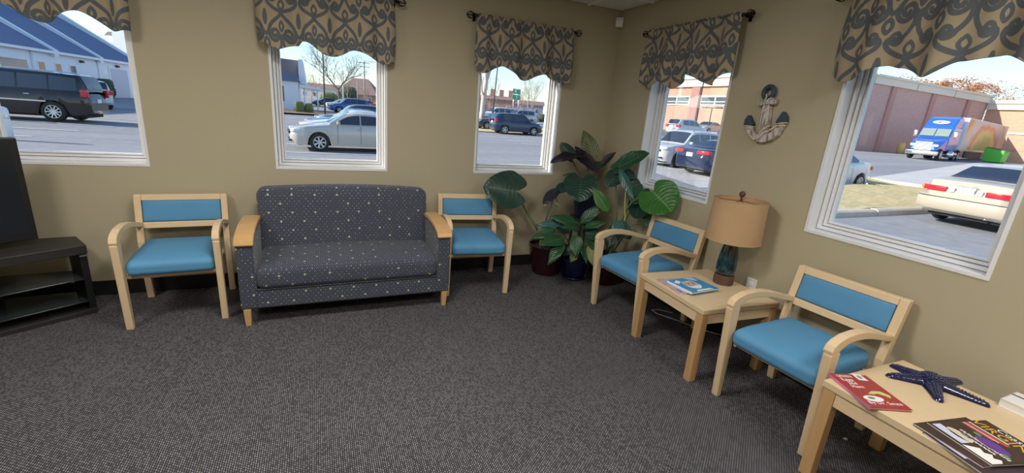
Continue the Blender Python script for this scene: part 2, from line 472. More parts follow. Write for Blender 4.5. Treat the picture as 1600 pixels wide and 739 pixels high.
def valance_mat():
    m = bpy.data.materials.new('scroll_print_cloth'); t, b = nodes(m); L = t.links
    a = t.nodes.new('ShaderNodeAttribute'); a.attribute_name = 'scroll'
    f = mnode(t, 'MULTIPLY', mnode(t, 'ADD', a.outputs['Fac'], .0008), 600.0)
    cl = t.nodes.new('ShaderNodeClamp'); L.new(f, cl.inputs[0])
    tc = t.nodes.new('ShaderNodeTexCoord')
    n = t.nodes.new('ShaderNodeTexNoise'); n.inputs['Scale'].default_value = 500; L.new(tc.outputs['Object'], n.inputs['Vector'])
    tan = mixc(t, n.outputs['Fac'], (.40, .325, .215), (.50, .41, .285)); dk = mixc(t, n.outputs['Fac'], (.110, .124, .138), (.155, .172, .185))
    col = mixc(t, cl.outputs[0], tan, dk)
    L.new(col, b.inputs['Base Color']); b.inputs['Roughness'].default_value = .8; b.inputs['Specular IOR Level'].default_value = .2; b.inputs['Sheen Weight'].default_value = .1
    # cloth lets a little window light through
    tl = t.nodes.new('ShaderNodeBsdfTranslucent'); L.new(col, tl.inputs[0])
    mx = t.nodes.new('ShaderNodeMixShader'); mx.inputs[0].default_value = .12
    out = [q for q in t.nodes if q.type == 'OUTPUT_MATERIAL'][0]
    L.new(b.outputs[0], mx.inputs[1]); L.new(tl.outputs[0], mx.inputs[2]); L.new(mx.outputs[0], out.inputs[0])
    return m
M['valance'] = valance_mat()
ROD_Z = 2.185
def to_wall(side, along, off, z):
    return (along, -off, z) if side == 'A' else (-off, along, z)
def valance(side, centre, seed, label, rodlabel, lobes, phase=0.0, half=.445):
    """along runs left to right as seen from inside the room"""
    rng = random.Random(seed)
    sg = 1 if side == 'A' else -1
    root = empty('curtain_rod', to_wall(side, centre, .07, ROD_Z), 0 if side == 'A' else -PI/2, rodlabel, 'curtain rod', 'black iron curtain rods')
    MB().tube([(-.49, 0, 0), (.49, 0, 0)], .008, 10).build('rod', M['metalblack'], root, smooth=True)
    for s in (-1, 1):
        fm = MB()
        fm.tube([(s*.465, 0, 0), (s*.478, 0, 0)], .011, 10)
        for k in range(6):                       # wire cage ball
            a = PI*k/6; pts = []
            for i in range(15):
                q = PI*i/14; r = .026*math.sin(q)
                pts.append((s*(.505-.027*math.cos(q)), r*math.cos(a*2), r*math.sin(a*2)))
            fm.tube(pts, .0028, 5)
        fm.lathe([(.0, -.006), (.006, -.004), (.006, .004), (0, .006)], 8, (s*.534, 0, 0))
        fm.build('finial', M['metalblack'], root, smooth=True)
        bk = MB(); bk.box(s*.455-.006, s*.455+.006, 0, .066, -.006, .006); bk.box(s*.455-.011, s*.455+.011, .062, .069, -.03, .03); bk.tube([(s*.455, 0, -.004), (s*.455, .001, .012)], .014, 8)
        bk.build('bracket', M['metalblack'], root)
    # cloth
    nu, nv = 230, 84; W = 2*half; full = 1.38
    U = np.linspace(0, 1, nu); V = np.linspace(0, 1, nv)
    uu, vv = np.meshgrid(U, V)
    # lobed hem: low points at lobe positions, rounded cusps between
    xs_, zs_ = np.array([p[0] for p in lobes]), np.array([p[1] for p in lobes])
    def smooth_hem(s):
        out = np.zeros_like(s)
        for i in range(len(xs_)-1):
            mk = (s >= xs_[i]) & (s <= xs_[i+1]+1e-9)
            t = (s[mk]-xs_[i])/(xs_[i+1]-xs_[i]); t = t*t*(3-2*t)
            out[mk] = zs_[i]*(1-t)+zs_[i+1]*t
        return out
    drop = ROD_Z + .022 - smooth_hem(U)
    f1 = rng.uniform(0, 6.28); f2 = rng.uniform(0, 6.28); f3 = rng.uniform(0, 6.28)
    fold = (.022*np.sin(2*PI*3.1*uu+f1) + .013*np.sin(2*PI*6.7*uu+f2+.6*np.sin(3*uu)))*(.35+.65*vv)
    gath = .006*np.sin(2*PI*34*uu+f3+2*np.sin(9*uu))*np.exp(-vv*9) + .003*np.sin(2*PI*61*uu+f1)*np.exp(-vv*16)
    sleeve = .013*np.exp(-((vv*drop[None, :]-.022)/.016)**2)
    off = .078 + .035*np.sin(vv*PI*.62) + fold + gath + sleeve
    edge = np.minimum(uu, 1-uu); off = off - .045*np.exp(-edge/.018)*(.3+.7*vv)       # sides return to the wall
    off = np.maximum(off, .012)
    z = ROD_Z + .022 - vv*drop[None, :] + .004*np.sin(2*PI*23*uu+f2)*np.exp(-vv*14)
    along = centre + sg*((uu-.5)*W*(1+.035*np.sin(vv*PI*.8)) + .006*np.sin(2*PI*4*uu+f2)*vv)
    if side == 'A': P = np.stack([along, -off, z], -1)
    else: P = np.stack([-off, along, z], -1)
    Pl = P.reshape(-1, 3)
    faces = []
    for i in range(nv-1):
        for j in range(nu-1): faces.append((i*nu+j, (i+1)*nu+j, (i+1)*nu+j+1, i*nu+j+1))
    base = Vector(to_wall(side, centre, .09, 2.0))
    me = bpy.data.meshes.new('window_valance'); me.from_pydata([tuple(p-np.array(base)) for p in Pl], [], faces); me.materials.append(M['valance'])
    sd_ = scroll_sdf(((uu-.5)*W*full+phase).ravel(), (vv*drop[None, :]*1.02+seed*.07).ravel())
    at = me.attributes.new('scroll', 'FLOAT', 'POINT'); at.data.foreach_set('value', sd_.astype(np.float32))
    me.polygons.foreach_set('use_smooth', [True]*len(me.polygons)); me.update()
    o = bpy.data.objects.new('window_valance', me); link(o); o.location = base
    so = o.modifiers.new('thickness', 'SOLIDIFY'); so.thickness = .0022
    tag(o, label, 'valance', 'scroll print window valances')
L3 = [(0, 1.80), (.07, 1.755), (.26, 1.825), (.5, 1.735), (.68, 1.80), (.90, 1.745), (1, 1.765)]
LB = [(0, 1.80), (.13, 1.745), (.245, 1.80), (.25, 1.80), (.45, 1.735), (.575, 1.80), (.60, 1.83), (.86, 1.75), (1, 1.83)]
valance('A', -4.125, 1, 'scroll print valance over the window behind the television', 'black curtain rod above the window behind the television', [(0, 1.79), (.12, 1.75), (.33, 1.84), (.55, 1.75), (.74, 1.835), (.92, 1.745), (1, 1.76)], .03)
valance('A', -2.535, 2, 'scroll print valance over the window above the loveseat', 'black curtain rod above the window over the loveseat', [(0, 1.79), (.13, 1.755), (.265, 1.79), (.30, 1.825), (.5, 1.745), (.69, 1.805), (.92, 1.735), (1, 1.75)], .0)
valance('A', -.985, 3, 'scroll print valance over the back wall window nearest the corner plants', 'black curtain rod over the back wall window nearest the corner plants', L3, .07)
valance('B', -.985, 4, 'scroll print valance on the right wall between corner and anchor', 'black curtain rod on the right wall between corner and anchor', LB, .10)
valance('B', -2.545, 5, 'scroll print valance over the window right of the wall anchor', 'black curtain rod over the window right of the wall anchor', [(0, 1.79), (.09, 1.745), (.30, 1.815), (.36, 1.80), (.50, 1.752), (.60, 1.815), (.75, 1.83), (.93, 1.745), (1, 1.77)], .02)

# ================================================================== FURNITURE
# ---- guest armchair (front faces -y, origin on the floor under its middle)
def make_chair(name, label):
    root = empty(name, (0, 0, 0), 0, label, 'chair', 'blue waiting room armchairs')
    hw = .265; w = .040
    for s in (-1, 1):
        x0, x1 = (-hw, -hw+w) if s < 0 else (hw-w, hw)
        o = MB().prism([(-.292, 0), (-.258, 0), (-.266, .555), (-.330, .565), (-.3355, .545), (-.325, .42)], x0+.001, x1-.001).build('leg', M['maple'], root, bevel=.005)
        o = MB().prism([(.212, 0), (.246, 0), (.226, .25), (.222, .42), (.285, .735), (.240, .735), (.180, .42), (.182, .25)], x0, x1).build('back_post', M['maple'], root, bevel=.005)
        up = [(-.338, .570), (-.328, .594), (-.300, .612), (-.24, .628), (-.16, .632), (-.08, .626), (.0, .610), (.08, .588), (.15, .568), (.214, .553)]
        lo = [(.206, .522), (.14, .538), (.07, .556), (0, .574), (-.08, .588), (-.16, .593), (-.22, .588), (-.262, .572), (-.285, .556), (-.336, .556)]
        MB().prism(up+lo, x0-.001*s, x1-.001*s).build('armrest', M['maple_y'], root, bevel=.005, seg=3)
    def tilt(y, z): return y + (z-.42)/.315*.063
    def slab(z0, z1, d0, d1, xa, xb): # leaning slab between the posts
        return MB().prism([(.180+d0+(z0-.42)*.2, z0), (.180+d1+(z0-.42)*.2, z0), (.180+d1+(z1-.42)*.2, z1), (.180+d0+(z1-.42)*.2, z1)], xa, xb)
    slab(.697, .735, -.002, .036, -hw+w, hw-w).build('rail', M['maple_x'], root, bevel=.004)
    slab(.512, .552, -.002, .034, -hw+w, hw-w).build('rail', M['maple_x'], root, bevel=.004)
    bp = MB().rbox(hw-w-.003, .014, .0725, .010, n=8)
    bp.xf(Matrix.Translation((0, .193+.0405, .6245)) @ Matrix.Rotation(-.1974, 4, 'X')).build('back_panel', M['blue'], root, smooth=True)
    # seat: padded, rounded front, a little crowned
    def sf(q):
        q = q.copy(); t = (q.y+.255)/.51
        q.x *= 1.0 - .02*t
        q.z -= .016*max(0, (-.12-q.y)/.12)**2*max(0, (q.z+.05)/.1)
        return q
    MB().rbox(.2225, .245, .054, .040, (0, -.062, .395), n=16, crown=.012, fn=sf).build('seat', M['blue'], root, smooth=True)
    fr = MB(); fr.box(-.222, .222, -.232, -.210, .310, .345); fr.box(-.222, .222, .160, .180, .310, .345); fr.box(-.224, -.204, -.262, .180, .322, .345); fr.box(.204, .224, -.262, .180, .322, .345)
    fr.build('seat_frame', M['maple_x'], root, bevel=.003)
    return root
ch = make_chair('armchair', 'blue armchair between the black television stand and the loveseat')
CH = [((-3.515, -.325), 3.5, None),
      ((-1.468, -.325), -6.5, 'blue armchair partly hidden behind the arm of the loveseat'),
      ((-.325, -1.232), -86.0, 'blue armchair between the potted plants and the lamp table'),
      ((-.330, -2.490), -87.0, 'blue armchair between the lamp table and the starfish table')]
for k, ((x, y), a, lb) in enumerate(CH):
    o = ch if k == 0 else copy_tree(ch)
    o.location = (x, y, 0); o.rotation_euler = (0, 0, math.radians(a))
    if lb: o['label'] = lb

# ---- loveseat
sx, sy = -2.457, -.43
sofa = empty('loveseat', (sx, sy, 0), 0, 'charcoal dotted two seat loveseat with honey wood arm caps', 'sofa')
HW = .678
for s in (-1, 1):
    # arm block: side profile, curved top dipping at the front
    prof = [(-.325, .118), (-.330, .30), (-.330, .548), (-.31, .566), (-.22, .592), (-.12, .602), (.0, .600), (.28, .590), (.30, .118)]
    a0, a1 = (-HW, -HW+.095) if s < 0 else (HW-.095, HW)
    MB().prism(prof, a0, a1).build('arm', M['sofa'], sofa, bevel=.012, boxuv=1, auto=40, seg=3)
    up = [(-.345, .556), (-.335, .578), (-.29, .602), (-.22, .620), (-.12, .632), (-.02, .634), (.10, .630), (.155, .626)]
    lo = [(.155, .598), (.10, .600), (-.02, .603), (-.12, .601), (-.22, .590), (-.29, .573), (-.33, .552), (-.342, .545)]
    MB().prism(up+lo, a0-.006, a1+.006).build('arm_cap', M['honey'], sofa, bevel=.006, seg=3, label='honey coloured wooden arm cap')
def backf(q):
    q = q.copy(); q.z += .022*(1-(q.x/.6)**2)*(q.z > 0)
    q.y += (q.z+.2)*.18 - .010*(1-(q.x/.6)**2)*(1 if q.y < 0 else 0)
    q.x *= 1.0 + .012*(q.z/.24)
    return q
MB().rbox(.596, .085, .238, .050, (0, .145, .572), n=16, fn=backf).build('backrest', M['sofa'], sofa, smooth=True, boxuv=1)
def seatf(q):
    q = q.copy()
    q.z += (.016*(1-(q.x/.585)**2) - .022*max(0, (-.10-q.y)/.2))*max(0, min(1, (q.z+.082)/.164))
    return q
MB().rbox(.584, .300, .082, .050, (0, -.045, .330), n=18, fn=seatf).build('seat_cushion', M['sofa'], sofa, smooth=True, boxuv=1)
MB().box(-.585, .585, -.322, .28, .118, .250).build('seat_base', M['sofa'], sofa, bevel=.010, boxuv=1)
MB().tube([(-.584, -.325, .249), (.584, -.325, .249)], .004, 6).build('piping', M['sofa'], sofa, smooth=True, boxuv=1)
for x in (-HW+.033, HW-.033):
    for y, l in ((-.302, 1), (.27, 1)):
        t = .022; b = .016
        mb = MB().add([(x-b, y-b, 0), (x+b, y-b, 0), (x+b, y+b, 0), (x-b, y+b, 0), (x-t, y-t, .119), (x+t, y-t, .119), (x+t, y+t, .119), (x-t, y+t, .119)],
                      [(0,3,2,1),(4,5,6,7),(0,1,5,4),(1,2,6,5),(2,3,7,6),(3,0,4,7)])
        mb.build('leg', M['honey'], sofa, bevel=.003)

# ---- side tables
def side_table(loc, rz, label, size=.595, sizex=None):
    sxx = sizex or size
    r = empty('side_table', loc, rz, label, 'table', 'square maple side tables')
    h = size/2; hx = sxx/2
    MB().box(-hx, hx, -h, h, .440, .470).build('tabletop', M['top'], r, bevel=.003)
    for x in (-1, 1):
        for y in (-1, 1):
            cx_, cy_ = x*(hx-.030), y*(h-.030)
            MB().box(cx_-.025, cx_+.025, cy_-.025, cy_+.025, 0, .4398).build('leg', M['leg'], r, bevel=.004)
    for s in (-1, 1):
        MB().box(-hx+.056, hx-.056, s*(h-.020)-.010, s*(h-.020)+.010, .375, .4395).build('apron', M['maple_x'], r)
        MB().box(s*(hx-.020)-.010, s*(hx-.020)+.010, -h+.056, h-.056, .375, .4395).build('apron', M['maple_y'], r)
    return r
T1 = (-.376, -1.845); T2 = (-.432, -3.105)
side_table((*T1, 0), math.radians(-3.6), 'square maple side table carrying the table lamp')
side_table((*T2, 0), math.radians(-1.0), 'maple side table carrying the blue starfish and red book', .60, .585)

# ---- table lamp
LX, LY = -.193, -1.815
lamp = empty('table_lamp', (LX, LY, .4702), 0, 'table lamp with drum shade and dark teal bottle base', 'lamp')
coil = MB()
for k in range(6): 
    coil.tube([(.0575*math.cos(q*PI/12), .0575*math.sin(q*PI/12), .006+.0105*k) for q in range(24)], .0062, 7, closed=True)
coil.lathe([(.056, 0), (.056, .064)], 24)
M['rope'] = mat('twisted_rope', (.125, .07, .045), .8, var=.35, vscale=60)
coil.build('coil_base', M['rope'], lamp, smooth=True, label='brown rope coil base')
def teal_glaze():
    m = mat('teal_glaze', (.01, .05, .06), .12, coat=.6); t, b = nodes(m)
    tc = t.nodes.new('ShaderNodeTexCoord'); n = t.nodes.new('ShaderNodeTexNoise'); n.inputs['Scale'].default_value = 22; n.inputs['Detail'].default_value = 5
    t.links.new(tc.outputs['Object'], n.inputs['Vector'])
    cr = t.nodes.new('ShaderNodeValToRGB'); cr.color_ramp.elements[0].position = .38; cr.color_ramp.elements[0].color = (.004, .010, .014, 1)
    cr.color_ramp.elements[1].position = .68; cr.color_ramp.elements[1].color = (.006, .055, .075, 1)
    t.links.new(n.outputs['Fac'], cr.inputs[0]); t.links.new(cr.outputs[0], b.inputs['Base Color']); return m
M['teal'] = teal_glaze()
MB().lathe([(.050, .062), (.056, .066), (.0615, .10), (.0620, .14), (.058, .19), (.050, .235), (.042, .268), (.037, .290), (.038, .297), (.026, .302), (.012, .306)], 32).build('bottle', M['teal'], lamp, smooth=True)
MB().tube([(.0385*math.cos(a), .0385*math.sin(a), .262+.03*math.sin(a*1.0)) for a in [i*PI/14 for i in range(28)]], .0028, 6, closed=True).tube([(-.034, -.033, .262), (-.040, -.036, .225), (-.043, -.036, .19)], .0026, 6).tube([(-.030, -.037, .262), (-.030, -.045, .22)], .0026, 6).build('cord_tie', M['rope'], lamp, smooth=True)
M['rod'] = mat('antique_brass', (.24, .17, .10), .35, metal=.9)
hp = MB().tube([(0, 0, .30), (0, 0, .36)], .008, 8)
hp.tube([(0, -.012, .36), (0, -.055, .42), (0, -.06, .48), (0, -.035, .545), (0, 0, .562), (0, .035, .545), (0, .06, .48), (0, .055, .42), (0, .012, .36)], .0022, 6)
hp.build('harp', M['rod'], lamp, smooth=True)
def shade_mat():
    m = bpy.data.materials.new('linen_shade'); t, b = nodes(m); L = t.links
    tc = t.nodes.new('ShaderNodeTexCoord'); n = t.nodes.new('ShaderNodeTexNoise'); n.inputs['Scale'].default_value = 9; L.new(tc.outputs['Object'], n.inputs['Vector'])
    col = mixc(t, n.outputs['Fac'], (.66, .44, .235), (.74, .52, .30)); L.new(col, b.inputs['Base Color']); b.inputs['Roughness'].default_value = .85
    tl = t.nodes.new('ShaderNodeBsdfTranslucent'); L.new(col, tl.inputs[0]); mx = t.nodes.new('ShaderNodeMixShader'); mx.inputs[0].default_value = .35
    out = [q for q in t.nodes if q.type == 'OUTPUT_MATERIAL'][0]
    L.new(b.outputs[0], mx.inputs[1]); L.new(tl.outputs[0], mx.inputs[2]); L.new(mx.outputs[0], out.inputs[0]); return m
M['shade'] = shade_mat()
sh = MB(); n = 48; rows = []
for r_, z_ in ((.168, .303), (.159, .570), (.1575, .570), (.1665, .303)):
    rows.append([(r_*math.cos(2*PI*k/n), r_*math.sin(2*PI*k/n), z_) for k in range(n+1)])
rows.append(rows[0]); sh.grid(rows)
sh.build('lamp_shade', M['shade'], lamp, smooth=False, auto=40)
for r_, z_ in ((.1675, .304), (.1588, .569)):
    tr = MB().tube([(r_*math.cos(2*PI*k/48), r_*math.sin(2*PI*k/48), z_) for k in range(48)], .0028, 6, closed=True)
    tr.build('shade_trim', M['shade'], lamp, smooth=True)
sp = MB()
for k in range(3): a = 2*PI*k/3+.5; sp.tube([(0, 0, .562), (.10*math.cos(a), .10*math.sin(a), .562), (.158*math.cos(a), .158*math.sin(a), .568)], .002, 5)
sp.build('spider', M['rod'], lamp, smooth=True)
M['walnut'] = mat('carved_brown', (.10, .055, .035), .6, var=.4, vscale=70, bump=.5, bscale=150)
MB().lathe([(.004, .560), (.007, .572), (.005, .582), (.012, .588), (.018, .599), (.019, .608), (.014, .618), (.005, .624)], 16).build('finial', M['walnut'], lamp, smooth=True)
bulb = MB().lathe([(.012, .365), (.014, .39), (.029, .43), (.030, .45), (.022, .472), (.002, .482)], 16).build('bulb', M['offw'], lamp, smooth=True)
MB().tube([(.045, .03, .01), (.10, .05, .004), (.16, .055, .003), (.180, .06, -.01), (.181, .06, -.20), (.178, .03, -.44), (.12, .20, -.464), (.06, .36, -.465), (-.02, .50, -.464), (-.02, .57, -.464), (.05, .56, -.464), (.12, .48, -.463)], .0028, 6).build('power_cord', M['white'], lamp, smooth=True, label='thin white power cord')

# wall outlet behind the lamp table
ol = empty('wall_outlet', (0, -1.885, .455), 0, 'white wall outlet plate just behind the lamp table', 'outlet')
MB().box(-.008, 0, -.036, .036, -.058, .058).build('plate', M['white'], ol, bevel=.003)
for z in (-.02, .02): MB().box(-.0105, -.0078, -.015, .015, z-.012, z+.012).build('socket', M['offw'], ol, bevel=.002)

# ---- books and magazines
def cover_mat(name, fn): return fn(name)
def flat(name, col, rough=.3): return mat(name, col, rough)
def poly_patch(mb, pts, z, th=.0004):
    return mb.prism(pts, z, z+th, 'z')
M['bookred'] = mat('red_gloss_cover', (.36, .035, .035), .28, var=.18, vscale=9); M['prwhite'] = flat('white_ink', (.85, .85, .84)); M['pryel'] = flat('yellow_green_ink', (.62, .62, .22)); M['prgreen'] = flat('green_ink', (.12, .30, .10)); M['prpink'] = mat('pink_spine', (.62, .22, .33), .25)
def book(name, label, cat, corner_pts, z0, th, cover, hard=True, group=None, spine=None):
    """corner_pts: top-left, top-right, bottom-right, bottom-left of the cover in the room (x, y)"""
    c = [Vector((p[0], p[1])) for p in corner_pts]
    mid = sum(c, Vector((0, 0)))/4
    wv = ((c[1]-c[0])+(c[2]-c[3]))/2; hv = ((c[0]-c[3])+(c[1]-c[2]))/2
    W_, H_ = wv.length, hv.length; ang = math.atan2(wv.y, wv.x)
    r = empty(name, (mid.x, mid.y, z0), ang, label, cat, group)
    t = .0022 if hard else .0006
    MB().box(-W_/2, W_/2, -H_/2, H_/2, th-t, th).build('front_cover', cover, r)
    MB().box(-W_/2, W_/2, -H_/2, H_/2, 0, t).build('back_cover', cover, r)
    MB().box(-W_/2+.001, W_/2-(.003 if hard else .0005), -H_/2+(.003 if hard else .0005), H_/2-(.003 if hard else .0005), t, th-t).build('pages', M['paper'], r)
    MB().box(-W_/2-.0015, -W_/2+.001, -H_/2, H_/2, 0, th).build('spine', spine or cover, r)
    return r, W_, H_
TZ = .4704
rb, W_, H_ = book('picture_book', 'red picture book lying over the table corner beside the starfish', 'book', [(-0.655,-2.785,0.480), (-0.502,-2.856,0.480), (-0.612,-3.050,0.480), (-0.763,-2.991,0.480)], TZ, .011, M['bookred'], spine=M['prpink'])
def onc(x, y, th, rot=0): return Matrix.Translation((x, y, th)) @ Matrix.Rotation(rot, 4, 'Z')
tx = MB()
for s_, x, y, sz in (('GREEN', -.17*W_, .42*H_, .022), ('Eggs', -.20*W_, .31*H_, .030), ('and', -.17*W_, .20*H_, .026), ('Ham', -.15*W_, .10*H_, .028), ('By Dr. Seuss', .02*W_, -.36*H_, .026)):
    text_into(tx, s_, onc(x, y, .0112), sz)
tx.build('lettering', M['prwhite'], rb, kind='stuff')
pp = MB(); poly_patch(pp, [(x*.20+.012, y*.15-.030) for x, y in ((-.15,.05),(.0,.18),(.18,.18),(.28,.02),(.22,-.12),(.16,-.02),(.06,.07),(-.05,.03))], .0108); pp.build('printed_shape', M['pryel'], rb)
pp = MB(); poly_patch(pp, [(x*.040-.022, y*.020-.055) for x, y in [(math.cos(k*PI/6), math.sin(k*PI/6)) for k in range(12)]], .0108); pp.build('printed_shape', M['prwhite'], rb)
pp = MB(); poly_patch(pp, [(x*.014-.028, y*.008-.052) for x, y in [(math.cos(k*PI/6), math.sin(k*PI/6)) for k in range(12)]], .0112); pp.build('printed_shape', M['prgreen'], rb)
pp = MB(); poly_patch(pp, [(.022, .075), (.060, .070), (.060, .118), (.022, .123)], .0108); pp.build('printed_badge', M['prwhite'], rb)
pp = MB(); poly_patch(pp, [(x*.010+.041, y*.013+.096) for x, y in [(math.cos(k*PI/5), math.sin(k*PI/5)) for k in range(10)]], .0112); pp.build('printed_spot', mat('grey_ink', (.3, .3, .32), .4), rb)

# lamp table: pink magazine, blue booklet, blue picture book with a puppy
M['pinkmag'] = mat('pink_print', (.50, .36, .40), .3, var=.5, vscale=24); M['lav'] = mat('lavender_print', (.38, .42, .58), .3, var=.4, vscale=20)
M['bluebook'] = mat('sky_blue_cover', (.02, .30, .62), .22, var=.12, vscale=10); M['navy'] = mat('navy_ink', (.02, .04, .12), .3)
mg, a_, b_ = book('magazine', 'pink magazine at the bottom of the lamp table pile', 'magazine', [(-0.625,-1.661,0.474), (-0.398,-1.692,0.474), (-0.447,-1.919,0.474), (-0.652,-1.897,0.474)], TZ, .005, M['pinkmag'], False, 'reading pile on the lamp table')
pp = MB(); poly_patch(pp, [(-.09, -.11), (-.02, -.115), (-.02, -.06), (-.09, -.055)], .0050); pp.build('printed_panel', M['navy'], mg)
mg, a_, b_ = book('booklet', 'pale blue booklet in the middle of the lamp table pile', 'booklet', [(-0.596,-1.699,0.482), (-0.373,-1.712,0.482), (-0.403,-1.917,0.482), (-0.644,-1.912,0.482)], TZ+.0052, .006, M['lav'], False, 'reading pile on the lamp table')
bb_, a_, b_ = book('puppy_book', 'blue hardcover book with a puppy, topmost on the lamp table pile', 'book', [(-0.587,-1.739,0.497), (-0.366,-1.732,0.497), (-0.375,-1.929,0.497), (-0.629,-1.946,0.497)], TZ+.0114, .014, M['bluebook'], True, 'reading pile on the lamp table', M['offw'])
fur = mat('puppy_fur', (.50, .43, .38), .5, var=.25, vscale=60); furd = mat('puppy_dark', (.10, .07, .06), .5); pinkn = mat('puppy_pink', (.5, .12, .18), .4)
def disc(cx_, cy_, rx, ry, z, n=18): 
    return MB().prism([(cx_+rx*math.cos(2*PI*k/n), cy_+ry*math.sin(2*PI*k/n)) for k in range(n)], z, z+.0004, 'z')
z = .0140
disc(-.01, -.005, .055, .060, z).build('printed_head', M['offw'], bb_)
disc(-.035, .015, .032, .042, z+.0004).build('printed_ear', fur, bb_); disc(.022, .018, .026, .040, z+.0004).build('printed_ear', fur, bb_)
for x in (-.026, .014): disc(x, .012, .007, .009, z+.0008, 10).build('printed_eye', furd, bb_)
disc(-.006, -.014, .010, .008, z+.0008, 10).build('printed_nose', pinkn, bb_)
wv_ = MB(); poly_patch(wv_, [(-.105, .055), (-.06, .085), (-.045, .06), (-.085, .03)], z); poly_patch(wv_, [(-.07, -.10), (.08, -.10), (.06, -.08), (-.05, -.078)], z)
wv_.build('printed_band', M['offw'], bb_, kind='stuff')
wv_ = MB()
for k in range(5): poly_patch(wv_, [(.02+.012*k, .095-.012*k), (.095, .095-.012*k), (.095, .090-.012*k), (.02+.012*k, .090-.012*k)], z)
wv_.build('printed_lines', M['offw'], bb_, kind='stuff')

# starfish table: two dark magazines, a pale book at the wall edge
M['brown'] = mat('dark_brown_print', (.045, .022, .022), .25, var=.7, vscale=22); M['brown2'] = mat('dark_plum_print', (.040, .020, .035), .25, var=.6, vscale=18)
M['gold'] = flat('golden_ink', (.72, .42, .03)); M['label'] = flat('address_label', (.62, .66, .85)); M['purple'] = mat('purple_fruit', (.13, .04, .30), .4, var=.4, vscale=120); M['tomato'] = flat('red_ink', (.50, .07, .05)); M['cream'] = mat('cream_print', (.66, .58, .45), .4, var=.25, vscale=50)
dv = Vector((-.28, -.96)).normalized(); uv_ = Vector((.96, -.28)).normalized()
def mag(tl, z0, name, label, cover, wd=.205, ht=.262, rot=0.0):
    R2 = Matrix.Rotation(rot, 2); d_, u_ = R2 @ dv, R2 @ uv_
    tl = Vector(tl); return book(name, label, 'magazine', [tl, tl+d_*wd, tl+d_*wd-u_*ht, tl-u_*ht], z0, .0045, cover, False, 'magazines on the starfish table')
m1, W1, H1 = mag((-.460, -3.214), TZ, 'magazine', 'lowest of the three dark magazines on the starfish table, with address label', M['brown2'])
pp = MB(); poly_patch(pp, [(-.090, -.118), (.02, -.118), (.02, -.082), (-.090, -.082)], .0045); pp.build('address_label', M['label'], m1)
m2, _, _ = mag((-.437, -3.152), TZ+.0047, 'magazine', 'dark magazine sandwiched in the pile, one corner showing', M['brown'], rot=.10)
m3, W3, H3 = mag((-.391, -3.191), TZ+.0094, 'magazine', 'topmost brown food magazine with golden title on the starfish table', M['brown'])
z = .0046
pp = MB(); poly_patch(pp, [(-.092, -.120), (.004, -.120), (.004, -.086), (-.092, -.086)], z); pp.build('address_label', M['label'], m3)
tx = MB(); text_into(tx, 'Coastal', onc(.0, .112, z), .036, depth=.0003); tx.build('lettering', M['prwhite'], m3, kind='stuff')
tx = MB(); text_into(tx, 'VIRGINIA', onc(.0, .078, z), .052, depth=.0003); tx.build('lettering', M['gold'], m3, kind='stuff')
disc(.02, -.015, .050, .026, z).build('printed_plate', M['purple'], m3)
for x, y in ((-.035, -.002), (.07, -.03)): disc(x, y, .013, .008, z+.0004, 10).build('printed_leaf', M['prgreen'], m3)
pp = MB(); poly_patch(pp, [(-.098, .040), (.03, .046), (.03, .030), (-.098, .026)], z); poly_patch(pp, [(-.098, .016), (.0, .022), (.0, .014), (-.098, .010)], z); pp.build('printed_stripes', M['tomato'], m3, kind='stuff')
pp = MB(); poly_patch(pp, [(-.098, .050), (.02, .056), (.02, .050), (-.098, .045)], z); poly_patch(pp, [(-.098, .024), (.01, .029), (.01, .025), (-.098, .020)], z); pp.build('printed_stripes', M['prwhite'], m3, kind='stuff')
pp = MB()
for x0_, x1_, y0_, hh in ((-.06, .09, -.045, .011), (-.045, .06, -.062, .007)):
    n = 22
    for k in range(n):
        xa = x0_+(x1_-x0_)*k/n; j = .002*math.sin(k*2.3); poly_patch(pp, [(xa, y0_+j), (xa+.0045, y0_+j), (xa+.0055, y0_+hh*(.6+.4*math.sin(k*1.7)**2)+j), (xa+.002, y0_+hh+j)], z)
pp.build('printed_script', M['prwhite'], m3, kind='stuff')
disc(-.035, -.075, .040, .020, z, 22).build('printed_food', M['cream'], m3)
pp = MB(); poly_patch(pp, [(.01, -.125), (.03, -.08), (.05, -.09), (.06, -.072), (.075, -.088), (.085, -.07), (.098, -.085), (.098, -.125)], z); pp.build('printed_cloth', M['offw'], m3)
wb, _, _ = book('book', 'thick pale book lying against the wall beside the starfish', 'book', [(-.028, -3.152), (-.028, -3.385), (-.168, -3.385), (-.168, -3.152)], TZ, .034, M['offw'], True, None, M['offw'])
pp = MB(); pp.prism([(-.117, .018), (.117, .018), (.117, .030), (-.117, .030)], .034, .0344, 'z'); pp.build('printed_band', M['navy'], wb)

# ---- starfish ornament
SF = (-.262, -2.968)
tips = [(-.268, -2.838), (-.385, -2.880), (-.388, -3.050), (-.226, -3.132), (-.118, -3.006)]
arms = [Vector((a-SF[0], b-SF[1])) for a, b in tips]
def sf_field(p):
    best = -1; hh = 0
    for a in arms:
        L_ = a.length; t = max(0, min(1, p.dot(a)/(L_*L_)))
        r = .026*(1-t)**1.2+.0175
        q = (p-a*t).length; best = max(best, r-q)
        if q < r: hh += (.80*r*math.sqrt(1-(q/r)**2))**4
    return best, min(.040, hh**.25)
root = empty('starfish', (*SF, TZ), 0, 'glossy dark blue ceramic starfish ornament on the maple table', 'ornament')
NT, NR = 320, 18; rim = []
for k in range(NT):
    th_ = 2*PI*k/NT; d_ = Vector((math.cos(th_), math.sin(th_))); r = .20
    while r > .01 and sf_field(d_*r)[0] <= 0: r -= .0008
    rim.append(r)
mb = MB(); vs = []; fs = []
